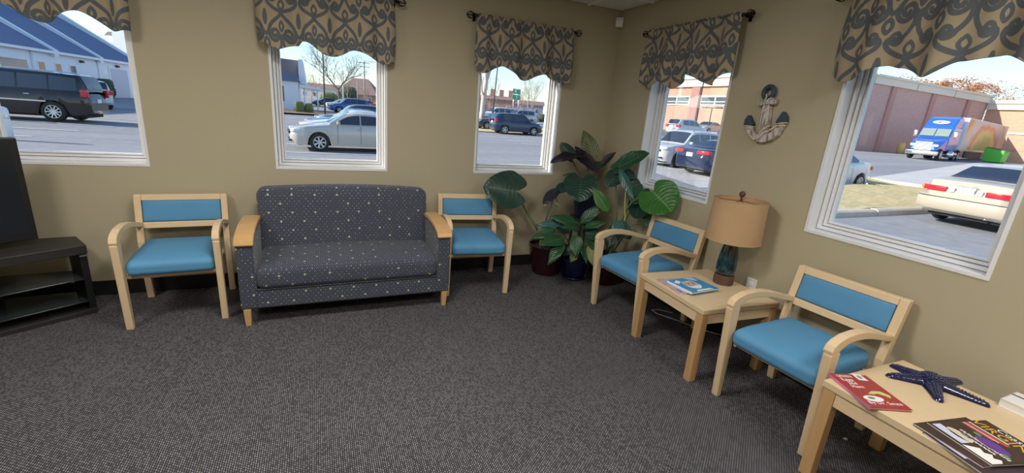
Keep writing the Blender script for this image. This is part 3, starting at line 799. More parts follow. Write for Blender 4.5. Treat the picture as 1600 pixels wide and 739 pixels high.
for i in range(NR+1):
    s_ = (i/NR)**.75
    for k in range(NT):
        th_ = 2*PI*k/NT; p = Vector((math.cos(th_), math.sin(th_)))*rim[k]*s_
        h_ = sf_field(p)[1]
        if i == NR: h_ = 0
        vs.append((p.x, p.y, .002+h_+.004*math.sin(k)*0))
for i in range(NR):
    for k in range(NT):
        k2 = (k+1) % NT; fs.append((i*NT+k, i*NT+k2, (i+1)*NT+k2, (i+1)*NT+k))
mb.add(vs, fs)
M['star'] = mat('cobalt_glaze', (.006, .010, .060), .12, coat=.8, bump=.3, bscale=160, var=.5, vscale=30)
mb.build('body', M['star'], root, smooth=True)
kb = MB(); rng = random.Random(3)
for a in arms:
    L_ = a.length; n_ = Vector((-a.y, a.x)).normalized()
    for q in range(15):
        for off_ in (-.6, -.2, .2, .6):
            t = (q+.5+.25*(off_ > 0))/15.5; r = .026*(1-t)**1.2+.0175
            p = a*t+n_*off_*r; h_ = sf_field(p)[1]
            kb.lathe([(.0046, -.002), (.0040, .0016), (.0022, .0034), (.0004, .0040)], 7, (p.x, p.y, .002+h_))
kb.build('knobs', M['star'], root, smooth=True, kind='stuff')

# ---- scrap on the carpet
MB().rbox(.011, .007, .002, .0018, (0, 0, .002), n=6, fn=lambda q: Vector((q.x, q.y+.3*abs(q.x), q.z+.2*abs(q.x)))).build('paper_scrap', M['paper'], None, loc=(-.263, -2.753, .0005))
tag(bpy.data.objects['paper_scrap'], 'tiny white paper scrap on the carpet below the starfish table', 'scrap')

# ---- television stand (corner unit) and television
fd = Vector((-.814, -.581, 0)); nd = Vector((.581, -.814, 0))     # along the front edge / towards the room
st = empty('television_stand', (-3.995, -.312, 0), math.atan2(-.581, -.814), 'black corner television stand with smoked glass shelves', 'television stand')
# local x runs along the front edge from its right end, local y points towards the room's corner (-nd)
def loc_pt(x, y):
    v = Vector((x, y, 0))-Vector((-3.995, -.312, 0)); return (v.dot(fd), v.dot(Vector((.581, -.814, 0))))
top = [(0, 0), (1.20, 0), (1.20, -.10), (.86, -.40), (.40, -.43), (.10, -.29), (0, -.06)]
top = [(0, 0), (1.20, 0), (1.235, -.19), (.93, -.40), (.27, -.40), (-.02, -.265)]
top = [(0, 0), (1.20, 0), (1.22, -.24), (.90, -.40), (.30, -.40), (-.02, -.245)]
MB().prism(top, .405, .462, 'z').build('top', M['blackwood'], st, bevel=.004)
MB().prism([(-.0, -.022), (.035, -.022), (.035, -.235), (-.012, -.235)], .03, .4048, 'z').build('side_panel', M['black'], st, bevel=.004)
MB().prism([(1.165, -.022), (1.20, -.022), (1.212, -.235), (1.165, -.235)], .03, .4048, 'z').build('side_panel', M['black'], st, bevel=.004)
MB().box(.33, .87, -.398, -.380, .03, .4048).build('back_panel', M['black'], st)
MB().prism([(p[0]*.985+.008, p[1]*.985-.004) for p in top], .0, .032, 'z').build('plinth', M['blackwood'], st, bevel=.003)
M['smoke'] = mat('smoked_glass', (.022, .034, .036), .12, spec=.6)
for zz in (.085, .235): MB().prism([(.037, -.012), (1.163, -.012), (1.163, -.20), (.90, -.376), (.30, -.376), (.037, -.22)], zz, zz+.008, 'z').build('shelf', M['smoke'], st, bevel=.002)
for x in (.018, 1.182): MB().box(x-.020, x+.020, -.020, -.008, .386, .398).build('trim_clip', M['silver'], st)
for x in (.05, 1.12):
    MB().lathe([(.02, 0), (.02, .004)], 10, (x, -.03, 0)).build('foot', M['silver'], st)
# television on it
tvx = Vector((-4.232, -.262))
tv = empty('television', (tvx.x, tvx.y, .4622), math.atan2(-.581, -.814), 'black flat screen television on the corner stand', 'television')
MB().box(0, 1.10, -.028, .020, .038, .640).build('housing', M['black'], tv, bevel=.006)
MB().box(.030, 1.07, .0195, .0215, .085, .612).build('screen', M['screen'], tv)
MB().lathe([(.17, 0), (.168, .008), (.02, .014)], 32, (.50, .02, 0)).build('base', M['black'], tv, smooth=True)
MB().tube([(.50+.19*math.cos(a), .035+.16*math.sin(a), .006) for a in [i*PI/20 for i in range(0, 21)]], .005, 6).build('base_trim', M['silver'], tv, smooth=True, label='curved silver trim of the base')
MB().box(.46, .54, -.02, .015, .012, .04).build('neck', M['black'], tv)

# ---- wall anchor
an = empty('wall_anchor', (0, -1.745, 1.40), 0, 'weathered white and navy wooden anchor wrapped in cream rope', 'wall decor')
def driftwood():
    m = mat('whitewashed_wood', (.5, .45, .40), .8); t, b = nodes(m)
    tc = t.nodes.new('ShaderNodeTexCoord'); mp = t.nodes.new('ShaderNodeMapping'); mp.inputs['Scale'].default_value = (30, 30, 5); t.links.new(tc.outputs['Object'], mp.inputs[0])
    n = t.nodes.new('ShaderNodeTexNoise'); n.inputs['Scale'].default_value = 3; n.inputs['Detail'].default_value = 6; t.links.new(mp.outputs[0], n.inputs['Vector'])
    cr = t.nodes.new('ShaderNodeValToRGB'); cr.color_ramp.elements[0].position = .35; cr.color_ramp.elements[0].color = (.20, .15, .12, 1); cr.color_ramp.elements[1].position = .55; cr.color_ramp.elements[1].color = (.60, .55, .53, 1)
    t.links.new(n.outputs['Fac'], cr.inputs[0]); t.links.new(cr.outputs[0], b.inputs['Base Color']); return m
M['drift'] = driftwood(); M['anavy'] = mat('worn_navy_paint', (.035, .055, .095), .6, var=.4, vscale=25); M['rope2'] = mat('cream_rope', (.66, .56, .40), .8, bump=.4, bscale=300)
# local: y along the wall (towards the corner = +y), z up, x into the room = -x
TI = Matrix.Rotation(math.radians(-7), 4, 'X')
def anp(mb): return mb.xf(Matrix.Translation((0, -.002, -.004)) @ TI)
sh_ = MB(); sh_.prism([(-.030, .02), (.030, .02), (.027, .14), (.023, .235), (-.023, .235), (-.027, .14)], -.042, -.004)
anp(sh_).build('shank', M['drift'], an, bevel=.004)
sk = MB(); sk.prism([(-.062, .238), (-.050, .232), (-.020, .236), (.020, .236), (.050, .232), (.062, .238), (.062, .262), (.05, .268), (.018, .262), (-.018, .262), (-.05, .268), (-.062, .262)], -.045, -.006)
anp(sk).build('stock', M['drift'], an, bevel=.004)
nk = MB(); nk.prism([(-.016, .258), (.016, .258), (.014, .285), (-.014, .285)], -.036, -.008); anp(nk).build('neck', M['drift'], an, bevel=.003)
rg = MB(); rg.tube([(-.024, .034*math.cos(k*PI/14), .312+.036*math.sin(k*PI/14)) for k in range(28)], .0145, 10, closed=True); anp(rg).build('ring', M['anavy'], an, smooth=True)
arm = [(.0, .0), (.05, .012), (.095, .042), (.122, .088), (.130, .118), (.098, .118), (.084, .092), (.062, .068), (.030, .052), (0, .060)]
am = MB(); prof = arm + [(-a, b) for a, b in arm[::-1][1:-1]]
am.prism(prof, -.040, -.004); anp(am).build('arms', M['drift'], an, bevel=.004)
for s in (-1, 1):
    f = MB(); f.prism([(s*.134, .112), (s*.092, .112), (s*.080, .122), (s*.118, .185), (s*.138, .155), (s*.143, .125)], -.044, -.004); anp(f).build('fluke', M['anavy'], an, bevel=.004, label='navy painted fluke')
rp = MB()
def wrap(y, z, ry, tilt, s=1): 
    return [(-.024+.025*math.cos(a), y+ry*math.sin(a), z+tilt*math.sin(a)) for a in [i*2*PI/16 for i in range(16)]]
for y, z, ry, tl in ((.0, .255, .030, -.020), (0, .195, .028, -.022), (.0, .075, .036, -.03), (.105, .098, .026, .0), (.112, .112, .028, .004), (-.105, .098, .026, .0), (-.112, .112, .028, -.004)): rp.tube(wrap(y, z, ry, tl), .0042, 6, closed=True)
rp.tube([(-.046, -.09, .10), (-.05, -.055, .075), (-.05, -.02, .06), (-.05, .015, .03), (-.05, .05, .02), (-.046, .09, .06)], .0042, 6)
rp.tube([(-.046, .0, .30), (-.05, -.008, .28), (-.05, .006, .262)], .0042, 6)
anp(rp).build('rope', M['rope2'], an, smooth=True, kind='stuff')

# ---- motion sensor in the ceiling corner
ms = empty('motion_sensor', (0, 0, 2.345), 0, 'small white motion sensor high in the room corner', 'sensor')
R45 = Matrix.Translation((-.032, -.032, 0)) @ Matrix.Rotation(PI/4, 4, 'Z')
MB().rbox(.020, .036, .042, .010, n=8).xf(R45 @ Matrix.Translation((0, 0, 0))).build('housing', M['white'], ms, smooth=True)
MB().rbox(.004, .026, .024, .003, (-.018, 0, -.010), n=6).xf(R45).build('lens', M['offw'], ms, smooth=True)
MB().rbox(.012, .02, .02, .004, (.022, 0, 0), n=6).xf(R45).build('bracket', M['white'], ms, smooth=True)

# ================================================================== PLANTS
def leaf_mat(name, c1, c2, vein, rough=.35, trans=.15):
    m = bpy.data.materials.new(name); t, b = nodes(m); L = t.links
    uv = t.nodes.new('ShaderNodeUVMap'); sx = t.nodes.new('ShaderNodeSeparateXYZ'); L.new(uv.outputs[0], sx.inputs[0])
    av = mnode(t, 'ABSOLUTE', mnode(t, 'SUBTRACT', sx.outputs[1], .5))
    ph = mnode(t, 'FRACT', mnode(t, 'MULTIPLY', mnode(t, 'SUBTRACT', sx.outputs[0], mnode(t, 'MULTIPLY', av, .55)), 9.0))
    vn = mnode(t, 'LESS_THAN', mnode(t, 'ABSOLUTE', mnode(t, 'SUBTRACT', ph, .5)), .055)
    mid = mnode(t, 'LESS_THAN', av, .022)
    vv = mnode(t, 'MAXIMUM', mnode(t, 'MULTIPLY', vn, .35), mid)
    tc = t.nodes.new('ShaderNodeTexCoord'); n = t.nodes.new('ShaderNodeTexNoise'); n.inputs['Scale'].default_value = 14; L.new(tc.outputs['Object'], n.inputs['Vector'])
    col = mixc(t, vv, mixc(t, n.outputs['Fac'], c1, c2), vein)
    L.new(col, b.inputs['Base Color']); b.inputs['Roughness'].default_value = rough; b.inputs['Specular IOR Level'].default_value = .5
    bp = t.nodes.new('ShaderNodeBump'); bp.inputs['Strength'].default_value = .35; bp.inputs['Distance'].default_value = .004
    L.new(mnode(t, 'SINE', mnode(t, 'MULTIPLY', ph, 3.14159)), bp.inputs['Height']); L.new(bp.outputs[0], b.inputs['Normal'])
    tl = t.nodes.new('ShaderNodeBsdfTranslucent'); L.new(col, tl.inputs[0]); mx = t.nodes.new('ShaderNodeMixShader'); mx.inputs[0].default_value = trans
    out = [q for q in t.nodes if q.type == 'OUTPUT_MATERIAL'][0]
    L.new(b.outputs[0], mx.inputs[1]); L.new(tl.outputs[0], mx.inputs[2]); L.new(mx.outputs[0], out.inputs[0]); return m
M['lf_dark'] = leaf_mat('dark_green_leaf', (.012, .040, .028), (.024, .070, .045), (.04, .10, .07))
M['lf_mid'] = leaf_mat('mid_green_leaf', (.014, .062, .022), (.028, .10, .036), (.06, .16, .07))
M['lf_bright'] = leaf_mat('bright_green_leaf', (.03, .15, .022), (.06, .22, .04), (.15, .34, .10), trans=.3)
M['lf_purple'] = leaf_mat('purple_black_leaf', (.010, .010, .014), (.026, .016, .026), (.045, .028, .045))
M['lf_olive'] = leaf_mat('olive_leaf', (.075, .095, .020), (.11, .13, .032), (.14, .16, .05), trans=.25)
M['lf_pale'] = leaf_mat('pale_leaf', (.20, .25, .10), (.30, .33, .15), (.34, .36, .18))
M['lf_blue'] = leaf_mat('blue_green_leaf', (.03, .10, .09), (.06, .16, .15), (.10, .22, .20), rough=.22)
M['stem'] = mat('green_stem', (.10, .15, .05), .5); M['stem_p'] = mat('purple_stem', (.09, .05, .05), .5); M['stem_y'] = mat('yellow_stem', (.42, .40, .08), .5)
M['maroon'] = mat('maroon_glaze', (.032, .005, .009), .22, coat=.4, var=.3, vscale=8); M['cobalt'] = mat('cobalt_pot_glaze', (.006, .010, .060), .2, coat=.5, var=.3, vscale=8)
M['indigo'] = mat('indigo_pot', (.010, .013, .050), .35)

def leaf(parent, base, tip, nrm, width, mt, kind='heart', droop=.12, fold=.18, wave=.03, seed=0):
    """one leaf blade: base and tip in the room, nrm the way its upper face looks"""
    o = Vector(parent.location); B = Vector(base); Tp = Vector(tip); e1 = Tp-B; Ln = e1.length; e1.normalize()
    N = Vector(nrm); N = (N-e1*N.dot(e1)).normalized(); e2 = N.cross(e1)
    rng = random.Random(seed); ph = rng.uniform(0, 6); ns, ntt = 14, 10
    mb = MB(); rows = []; uvs = []
    for i in range(ns+1):
        s = i/ns; row = []
        if kind == 'heart':
            w = width/2*(.66+.34*math.sin(PI*min(1, s*2.2)*.5))*max(0.0, 1-s**2.4)**.6
        else:
            w = width/2*math.sin(PI*min(1, max(0, s))**.80)**.9
        for j in range(-ntt//2, ntt//2+1):
            t = j/(ntt/2)
            x = s*Ln
            if kind == 'heart': x -= Ln*.30*math.sin(PI*.80*abs(t))*(1-s)**1.2
            y = t*w
            z = fold*abs(t)**1.4*w*1.2 - droop*Ln*s*s*.9 - droop*Ln*.35*t*t + wave*Ln*.5*math.sin(7*s+3.1*t+ph)*abs(t)
            if kind == 'heart': z += wave*Ln*.35*math.sin(22*s+ph)*abs(t)**2
            p = B + e1*x + e2*y + N*z
            p.x = min(p.x, -.012); p.y = min(p.y, -.012)
            row.append(tuple(p-o)); uvs.append((s - (.12*abs(t)*(1-s) if kind == 'heart' else 0), .5+.5*t))
        rows.append(row)
    mb.grid(rows)
    me = bpy.data.meshes.new('leaf'); me.from_pydata(mb.v, [], mb.f); me.materials.append(mt)
    lay = me.uv_layers.new(name='UVMap')
    for l in me.loops: lay.data[l.index].uv = uvs[l.vertex_index]
    me.polygons.foreach_set('use_smooth', [True]*len(me.polygons)); me.update()
    ob = bpy.data.objects.new('leaf', me); link(ob, parent)
    return ob
def stem(parent, pts, r, mt, name='stem'):
    o = Vector(parent.location); P = [Vector(p) for p in pts]
    # smooth by quadratic pass
    out = []
    for i in range(len(P)-1):
        for k in range(5):
            t = k/5; a = P[max(0, i-1)]; b = P[i]; c = P[i+1]; d = P[min(len(P)-1, i+2)]
            out.append(.5*((2*b)+(c-a)*t+(2*a-5*b+4*c-d)*t*t+(3*b-a-3*c+d)*t**3))
    out.append(P[-1]); n = len(out)
    return MB().tube([p-o for p in out], [r*(1.25-.5*i/n) for i in range(n)], 7).build(name, mt, parent, smooth=True)
def pot(parent, r0, r1, h, mt, saucer=False, lip=.010):
    MB().lathe([(r0*.92, .002), (r0, .012), (r1*.985, h*.72), (r1, h-.022), (r1+lip, h-.020), (r1+lip, h), (r1-.006, h), (r1-.012, h-.03)], 36, caps=False).lathe([(0.001, .003), (r0*.92, .002)], 36, caps=False).build('pot', mt, parent, smooth=False, auto=35)
    MB().lathe([(.001, h-.03), (r1-.012, h-.036)], 28, caps=False).build('soil', M['soil'], parent)
    if saucer: MB().lathe([(r0*.95, 0), (r0*1.16, .004), (r0*1.22, .026), (r0*1.17, .026), (r0*1.05, .008)], 36, caps=False).build('saucer', mt, parent, smooth=True)

TOCAM = Vector((-.55, -.80, .25))
UP = Vector((-.2, -.35, .9))
# --- elephant ear in the maroon pot by the back wall
pa = empty('elephant_ear_plant', (-.665, -.245, 0), 0, 'elephant ear plant with one huge dark leaf in a maroon pot', 'potted plant')
pot(pa, .135, .178, .285, M['maroon'])
leaf(pa, (-1.070,-0.300,0.803), (-1.356,-0.260,0.839), (-.35, -.85, .30), .36, M['lf_dark'], droop=.10, fold=.25, wave=.05, seed=1)
stem(pa, [(-.68, -.24, .25), (-0.864,-0.315,0.493), (-0.921,-0.221,0.604), (-1.049,-0.285,0.777)], .009, M['stem'])
leaf(pa, (-0.707,-0.326,0.803), (-0.824,-0.344,0.719), UP, .13, M['lf_purple'], droop=.3, fold=.2, seed=2)
leaf(pa, (-0.692,-0.302,0.792), (-0.501,-0.320,0.903), (-.25, -.5, .8), .12, M['lf_dark'], kind='lance', droop=.1, seed=3)
leaf(pa, (-0.604,-0.342,0.865), (-0.549,-0.383,0.925), (-.3, -.6, .7), .07, M['lf_blue'], kind='lance', droop=.2, seed=4)
stem(pa, [(-.64, -.27, .25), (-0.788,-0.369,0.505), (-0.732,-0.346,0.701), (-0.707,-0.326,0.803)], .006, M['stem_p'])
stem(pa, [(-.62, -.25, .25), (-0.735,-0.338,0.538), (-0.665,-0.325,0.684), (-0.687,-0.304,0.793)], .005, M['stem'])
leaf(pa, (-0.774,-0.351,0.696), (-0.826,-0.353,0.686), UP, .03, M['lf_pale'], kind='lance', seed=5)
leaf(pa, (-0.710,-0.373,0.718), (-0.652,-0.403,0.707), UP, .03, M['lf_pale'], kind='lance', droop=.5, seed=6)
leaf(pa, (-0.857,-0.450,0.399), (-0.885,-0.480,0.338), TOCAM, .03, M['lf_pale'], kind='lance', seed=7)

# --- tall plant with purple black leaves in an indigo pot on a stand, deep in the corner
pp_ = empty('purple_elephant_ear', (-.315, -.265, 0), 0, 'tall plant with purple black leaves rising in the corner', 'potted plant')
def pot_at(parent, z0, r0, r1, h, mt):
    MB().lathe([(r0*.9, z0+.001), (r0, z0+.01), (r1, z0+h-.02), (r1+.008, z0+h-.018), (r1+.008, z0+h), (r1-.01, z0+h), (r1-.014, z0+h-.03), (.001, z0+h-.03)], 32, caps=False).lathe([(.001, z0+.001), (r0*.9, z0+.001)], 32, caps=False).build('pot', mt, parent, auto=35)
pot_at(pp_, .552, .095, .125, .205, M['indigo'])
ps = empty('plant_stand', (-.315, -.265, 0), 0, 'dark plant stand holding up the indigo pot in the corner', 'plant stand')
MB().lathe([(.14, .525), (.14, .55)], 28).build('top', M['blackwood'], ps)
for a in (PI/4, 3*PI/4, 5*PI/4, 7*PI/4): MB().tube([(.13*math.cos(a), .13*math.sin(a), 0), (.10*math.cos(a), .10*math.sin(a), .525)], .012, 8).build('leg', M['blackwood'], ps)
leaf(pp_, (-0.292,-0.298,1.099), (-0.367,-0.149,1.358), (-.40, -.85, -.1), .155, M['lf_olive'], kind='lance', droop=.03, fold=.1, seed=11)
leaf(pp_, (-0.498,-0.318,1.136), (-0.756,-0.283,1.089), (-.1, -.35, .9), .17, M['lf_purple'], droop=.12, fold=.35, seed=12)
leaf(pp_, (-0.535,-0.271,1.123), (-0.631,-0.215,1.234), (-.6, -.6, .2), .13, M['lf_dark'], droop=.05, fold=.2, seed=13)
leaf(pp_, (-0.464,-0.262,1.148), (-0.339,-0.427,1.022), (-.3, -.5, .8), .16, M['lf_purple'], droop=.10, fold=.3, seed=14)
leaf(pp_, (-0.268,-0.359,1.049), (-0.128,-0.379,1.191), (-.55, -.5, .6), .07, M['lf_purple'], kind='lance', droop=.02, fold=.5, seed=15)
leaf(pp_, (-0.257,-0.357,1.073), (-0.390,-0.376,1.037), UP, .12, M['lf_dark'], droop=.15, seed=16)
leaf(pp_, (-0.491,-0.408,0.930), (-0.569,-0.537,0.769), (-.35, -.55, .75), .33, M['lf_dark'], droop=.12, fold=.2, wave=.05, seed=17)
leaf(pp_, (-0.488,-0.285,0.963), (-0.584,-0.240,0.966), UP, .05, M['lf_mid'], kind='lance', droop=.25, seed=18)
stem(pp_, [(-.32, -.27, .72), (-0.395,-0.339,0.854), (-0.485,-0.291,1.022), (-0.551,-0.291,1.108)], .008, M['stem_p'])
stem(pp_, [(-.30, -.27, .72), (-0.355,-0.333,0.895), (-0.377,-0.315,1.029), (-0.459,-0.280,1.133)], .007, M['stem_p'])
stem(pp_, [(-.29, -.26, .72), (-0.302,-0.368,0.860), (-0.275,-0.341,0.987), (-0.268,-0.356,1.060)], .008, M['stem_p'])
stem(pp_, [(-.30, -.25, .72), (-0.272,-0.347,0.898), (-0.272,-0.306,1.030), (-0.286,-0.290,1.099)], .006, M['stem_p'])
stem(pp_, [(-.33, -.28, .72), (-0.435,-0.389,0.815), (-0.486,-0.415,0.913)], .007, M['stem'])

# --- green elephant ear behind the armchair
pg = empty('green_elephant_ear', (-.235, -.600, 0), 0, 'bright green elephant ear plant behind the armchair near the corner', 'potted plant')
pot(pg, .115, .150, .27, M['maroon'])
leaf(pg, (-0.202,-0.554,1.072), (-0.053,-0.722,1.230), (-.35, -.50, .8), .20, M['lf_mid'], droop=.04, fold=.22, wave=.05, seed=21)
leaf(pg, (-0.214,-0.564,1.022), (-0.343,-0.598,0.906), (-.7, -.6, .3), .18, M['lf_dark'], droop=.12, fold=.1, seed=22)
leaf(pg, (-0.171,-0.568,1.035), (-0.108,-0.674,1.007), (-.3, -.5, .8), .14, M['lf_dark'], droop=.2, seed=23)
leaf(pg, (-0.247,-0.616,1.063), (-0.225,-0.835,0.830), (-.9, -.35, .25), .085, M['lf_blue'], kind='lance', droop=.06, fold=.35, seed=24)
leaf(pg, (-0.111,-0.794,0.910), (-0.230,-0.838,0.814), (-.5, -.7, .5), .17, M['lf_mid'], droop=.12, seed=25)
leaf(pg, (-0.115,-0.794,0.792), (-0.207,-0.865,0.687), (-.5, -.8, .3), .22, M['lf_dark'], droop=.10, seed=26)
leaf(pg, (-0.141,-0.971,0.922), (-0.105,-1.172,0.807), (-.65, -.55, .45), .36, M['lf_bright'], droop=.03, fold=.12, wave=.07, seed=27)
leaf(pg, (-0.048,-0.875,0.742), (-0.111,-0.931,0.617), (-.6, -.7, .3), .15, M['lf_mid'], droop=.1, seed=28)
leaf(pg, (-0.397,-0.747,0.712), (-0.502,-0.619,0.898), (-.6, -.7, .2), .11, M['lf_bright'], kind='lance', droop=.08, fold=.25, seed=29)
leaf(pg, (-0.336,-0.882,0.661), (-0.459,-0.916,0.591), (-.5, -.6, .6), .10, M['lf_blue'], kind='lance', droop=.2, seed=30)
leaf(pg, (-0.322,-0.856,0.620), (-0.301,-0.960,0.537), (-.5, -.6, .6), .12, M['lf_dark'], droop=.2, seed=31)
leaf(pg, (-0.335,-0.796,0.571), (-0.426,-0.843,0.434), (-.6, -.7, .4), .14, M['lf_dark'], droop=.2, seed=32)
leaf(pg, (-0.134,-0.623,0.947), (-0.054,-0.716,0.878), (-.6, -.7, .3), .16, M['lf_dark'], droop=.2, seed=33)
stem(pg, [(-.24, -.60, .24), (-0.265,-0.700,0.618), (-0.242,-0.602,0.856), (-0.214,-0.561,1.033)], .006, M['stem'])
stem(pg, [(-.25, -.62, .24), (-0.287,-0.829,0.612), (-0.257,-0.769,0.777), (-0.234,-0.718,0.901), (-0.224,-0.607,1.051)], .0055, M['stem_y'])
stem(pg, [(-.22, -.62, .24), (-0.249,-0.788,0.725), (-0.201,-0.881,0.866), (-0.133,-0.972,0.911)], .0065, M['stem'])
stem(pg, [(-.23, -.63, .24), (-0.219,-0.842,0.596), (-0.122,-0.874,0.636), (-0.048,-0.878,0.731)], .005, M['stem'])
stem(pg, [(-.22, -.58, .24), (-0.161,-0.741,0.712), (-0.118,-0.773,0.822), (-0.110,-0.787,0.898)], .005, M['stem'])
stem(pg, [(-.25, -.59, .24), (-0.339,-0.739,0.601), (-0.392,-0.752,0.702)], .004, M['stem'])

# --- peace lily in the blue pot
pl = empty('peace_lily', (-.463, -.430, 0), 0, 'leafy peace lily in a cobalt blue pot with saucer', 'potted plant')
pot(pl, .098, .118, .185, M['cobalt'], saucer=True)
PLV = [((-0.582,-0.592,0.570), (-0.828,-0.543,0.660), .115, 'lf_mid'), ((-0.577,-0.595,0.570), (-0.421,-0.688,0.794), .105, 'lf_mid'), ((-0.553,-0.633,0.556), (-0.454,-0.788,0.645), .085, 'lf_mid'),
       ((-0.611,-0.656,0.542), (-0.797,-0.690,0.601), .085, 'lf_mid'), ((-0.705,-0.539,0.559), (-0.933,-0.478,0.567), .10, 'lf_blue'), ((-0.798,-0.574,0.531), (-1.023,-0.580,0.473), .11, 'lf_mid'),
       ((-0.751,-0.661,0.468), (-0.988,-0.693,0.455), .135, 'lf_mid'), ((-0.763,-0.686,0.442), (-0.942,-0.743,0.290), .105, 'lf_mid'), ((-0.665,-0.709,0.513), (-0.721,-0.823,0.359), .115, 'lf_mid'),
       ((-0.619,-0.752,0.444), (-0.619,-0.863,0.305), .075, 'lf_mid'), ((-0.591,-0.791,0.432), (-0.577,-0.906,0.300), .085, 'lf_pale'), ((-0.671,-0.750,0.372), (-0.740,-0.787,0.297), .07, 'lf_olive'),
       ((-0.578,-0.701,0.519), (-0.479,-0.862,0.516), .10, 'lf_dark'), ((-0.586,-0.729,0.493), (-0.503,-0.883,0.412), .10, 'lf_mid'), ((-0.657,-0.580,0.499), (-0.777,-0.532,0.548), .10, 'lf_dark'), ((-0.550,-0.585,0.567), (-0.485,-0.604,0.674), .08, 'lf_dark'),
       ((-0.632,-0.671,0.391), (-0.746,-0.663,0.319), .09, 'lf_dark'), ((-0.591,-0.688,0.394), (-0.586,-0.744,0.295), .10, 'lf_dark'), ((-0.520,-0.587,0.531), (-0.398,-0.671,0.515), .12, 'lf_dark')]
rng = random.Random(5)
for k, (b_, t_, w_, m_) in enumerate(PLV):
    bv = Vector(b_); tv_ = Vector(t_)
    leaf(pl, b_, t_, (-.30+rng.uniform(-.2, .2), -.50, .75), w_, M[m_], kind='lance', droop=.16, fold=.22, wave=.05, seed=40+k)
    stem(pl, [(-.463+rng.uniform(-.05, .05), -.43+rng.uniform(-.05, .05), .15), tuple((Vector((-.463, -.43, .20))+bv)/2+Vector((0, 0, .05))), b_], .0028, M['stem'])

# ================================================================== OUTSIDE
def gz(x, y):
    r = math.hypot(x+2.64, y+3.72); return -.37+.008*max(0, r-14)+.009*max(0, x-16)+.85*math.exp(-((x-38)**2+(y-42)**2)/256.)
def ground_mat(name, c1, c2, sc, rough=.9, c3=None):
    m = bpy.data.materials.new(name); t, b = nodes(m); L = t.links
    tc = t.nodes.new('ShaderNodeTexCoord')
    n = t.nodes.new('ShaderNodeTexNoise'); n.inputs['Scale'].default_value = sc; n.inputs['Detail'].default_value = 8; n.inputs['Roughness'].default_value = .7; L.new(tc.outputs['Object'], n.inputs['Vector'])
    mp = t.nodes.new('ShaderNodeMapping'); mp.inputs['Scale'].default_value = (.05, .6, 1); L.new(tc.outputs['Object'], mp.inputs[0])
    n2 = t.nodes.new('ShaderNodeTexNoise'); n2.inputs['Scale'].default_value = 1.0; n2.inputs['Detail'].default_value = 3; L.new(mp.outputs[0], n2.inputs['Vector'])
    f = mnode(t, 'ADD', mnode(t, 'MULTIPLY', n.outputs['Fac'], .55), mnode(t, 'MULTIPLY', n2.outputs['Fac'], .45))
    cr = t.nodes.new('ShaderNodeMapRange'); cr.inputs[1].default_value = .36; cr.inputs[2].default_value = .64; L.new(f, cr.inputs[0])
    L.new(mixc(t, cr.outputs[0], c1, c2), b.inputs['Base Color']); b.inputs['Roughness'].default_value = rough; b.inputs['Specular IOR Level'].default_value = .15
    return m
M['asphalt'] = ground_mat('asphalt', (.25, .255, .28), (.37, .365, .375), 3.0)  # blue-grey streaks put tree and pole shadows into the colour
M['concrete'] = ground_mat('concrete_drive', (.52, .50, .49), (.62, .60, .59), 1.2)
M['drygrass'] = ground_mat('dry_winter_grass', (.50, .40, .20), (.72, .61, .37), 9.0)
M['curb'] = ground_mat('curb_concrete', (.50, .44, .36), (.66, .60, .50), 4.0)
M['mulch'] = ground_mat('brown_mulch', (.16, .10, .07), (.30, .20, .14), 6.0)
M['paint'] = mat('road_paint', (.80, .80, .80), .7, var=.12, vscale=2)

def surf(name, poly_fn, xs_, ys_, mt, dz, thick=.05, kind='structure', parent=None):
    """a draped slab over the grid xs_ x ys_ following the ground"""
    rows = [[(x, y, gz(x, y)+dz) for x in xs_] for y in ys_]
    return MB().grid(rows).build(name, mt, parent, kind=kind)
lin = lambda a, b, n: [a+(b-a)*i/n for i in range(n+1)]
surf('ground', None, [-120, -80, -55] + lin(-40, 60, 40) + [75, 95, 130, 200], [-40, -20, -10] + lin(-4, 60, 26) + [75, 95, 130, 200, 280], M['asphalt'], 0)
def drape(name, pts, mt, dz, parent=None, kind=None, sub=8):
    """quad a,b,c,d draped over the ground with a little height"""
    a, b, c, d = [Vector((p[0], p[1], 0)) for p in pts]; rows = []
    for i in range(sub+1):
        t = i/sub; l = a.lerp(d, t); r = b.lerp(c, t)
        rows.append([(lambda q: (q.x, q.y, gz(q.x, q.y)+dz))(l.lerp(r, k/sub)) for k in range(sub+1)])
    mb = MB().grid(rows); n = len(mb.v)
    return mb.build(name, mt, parent, kind=kind)
drape('driveway_ground', [(19, 8), (21, -25), (95, -25), (95, 27)], M['concrete'], .012, kind='structure', sub=12)
lot = drape('parking_ground', [(8.5, 6.5), (19, 7), (20, 22), (13, 22)], M['concrete'], .008, kind='structure')
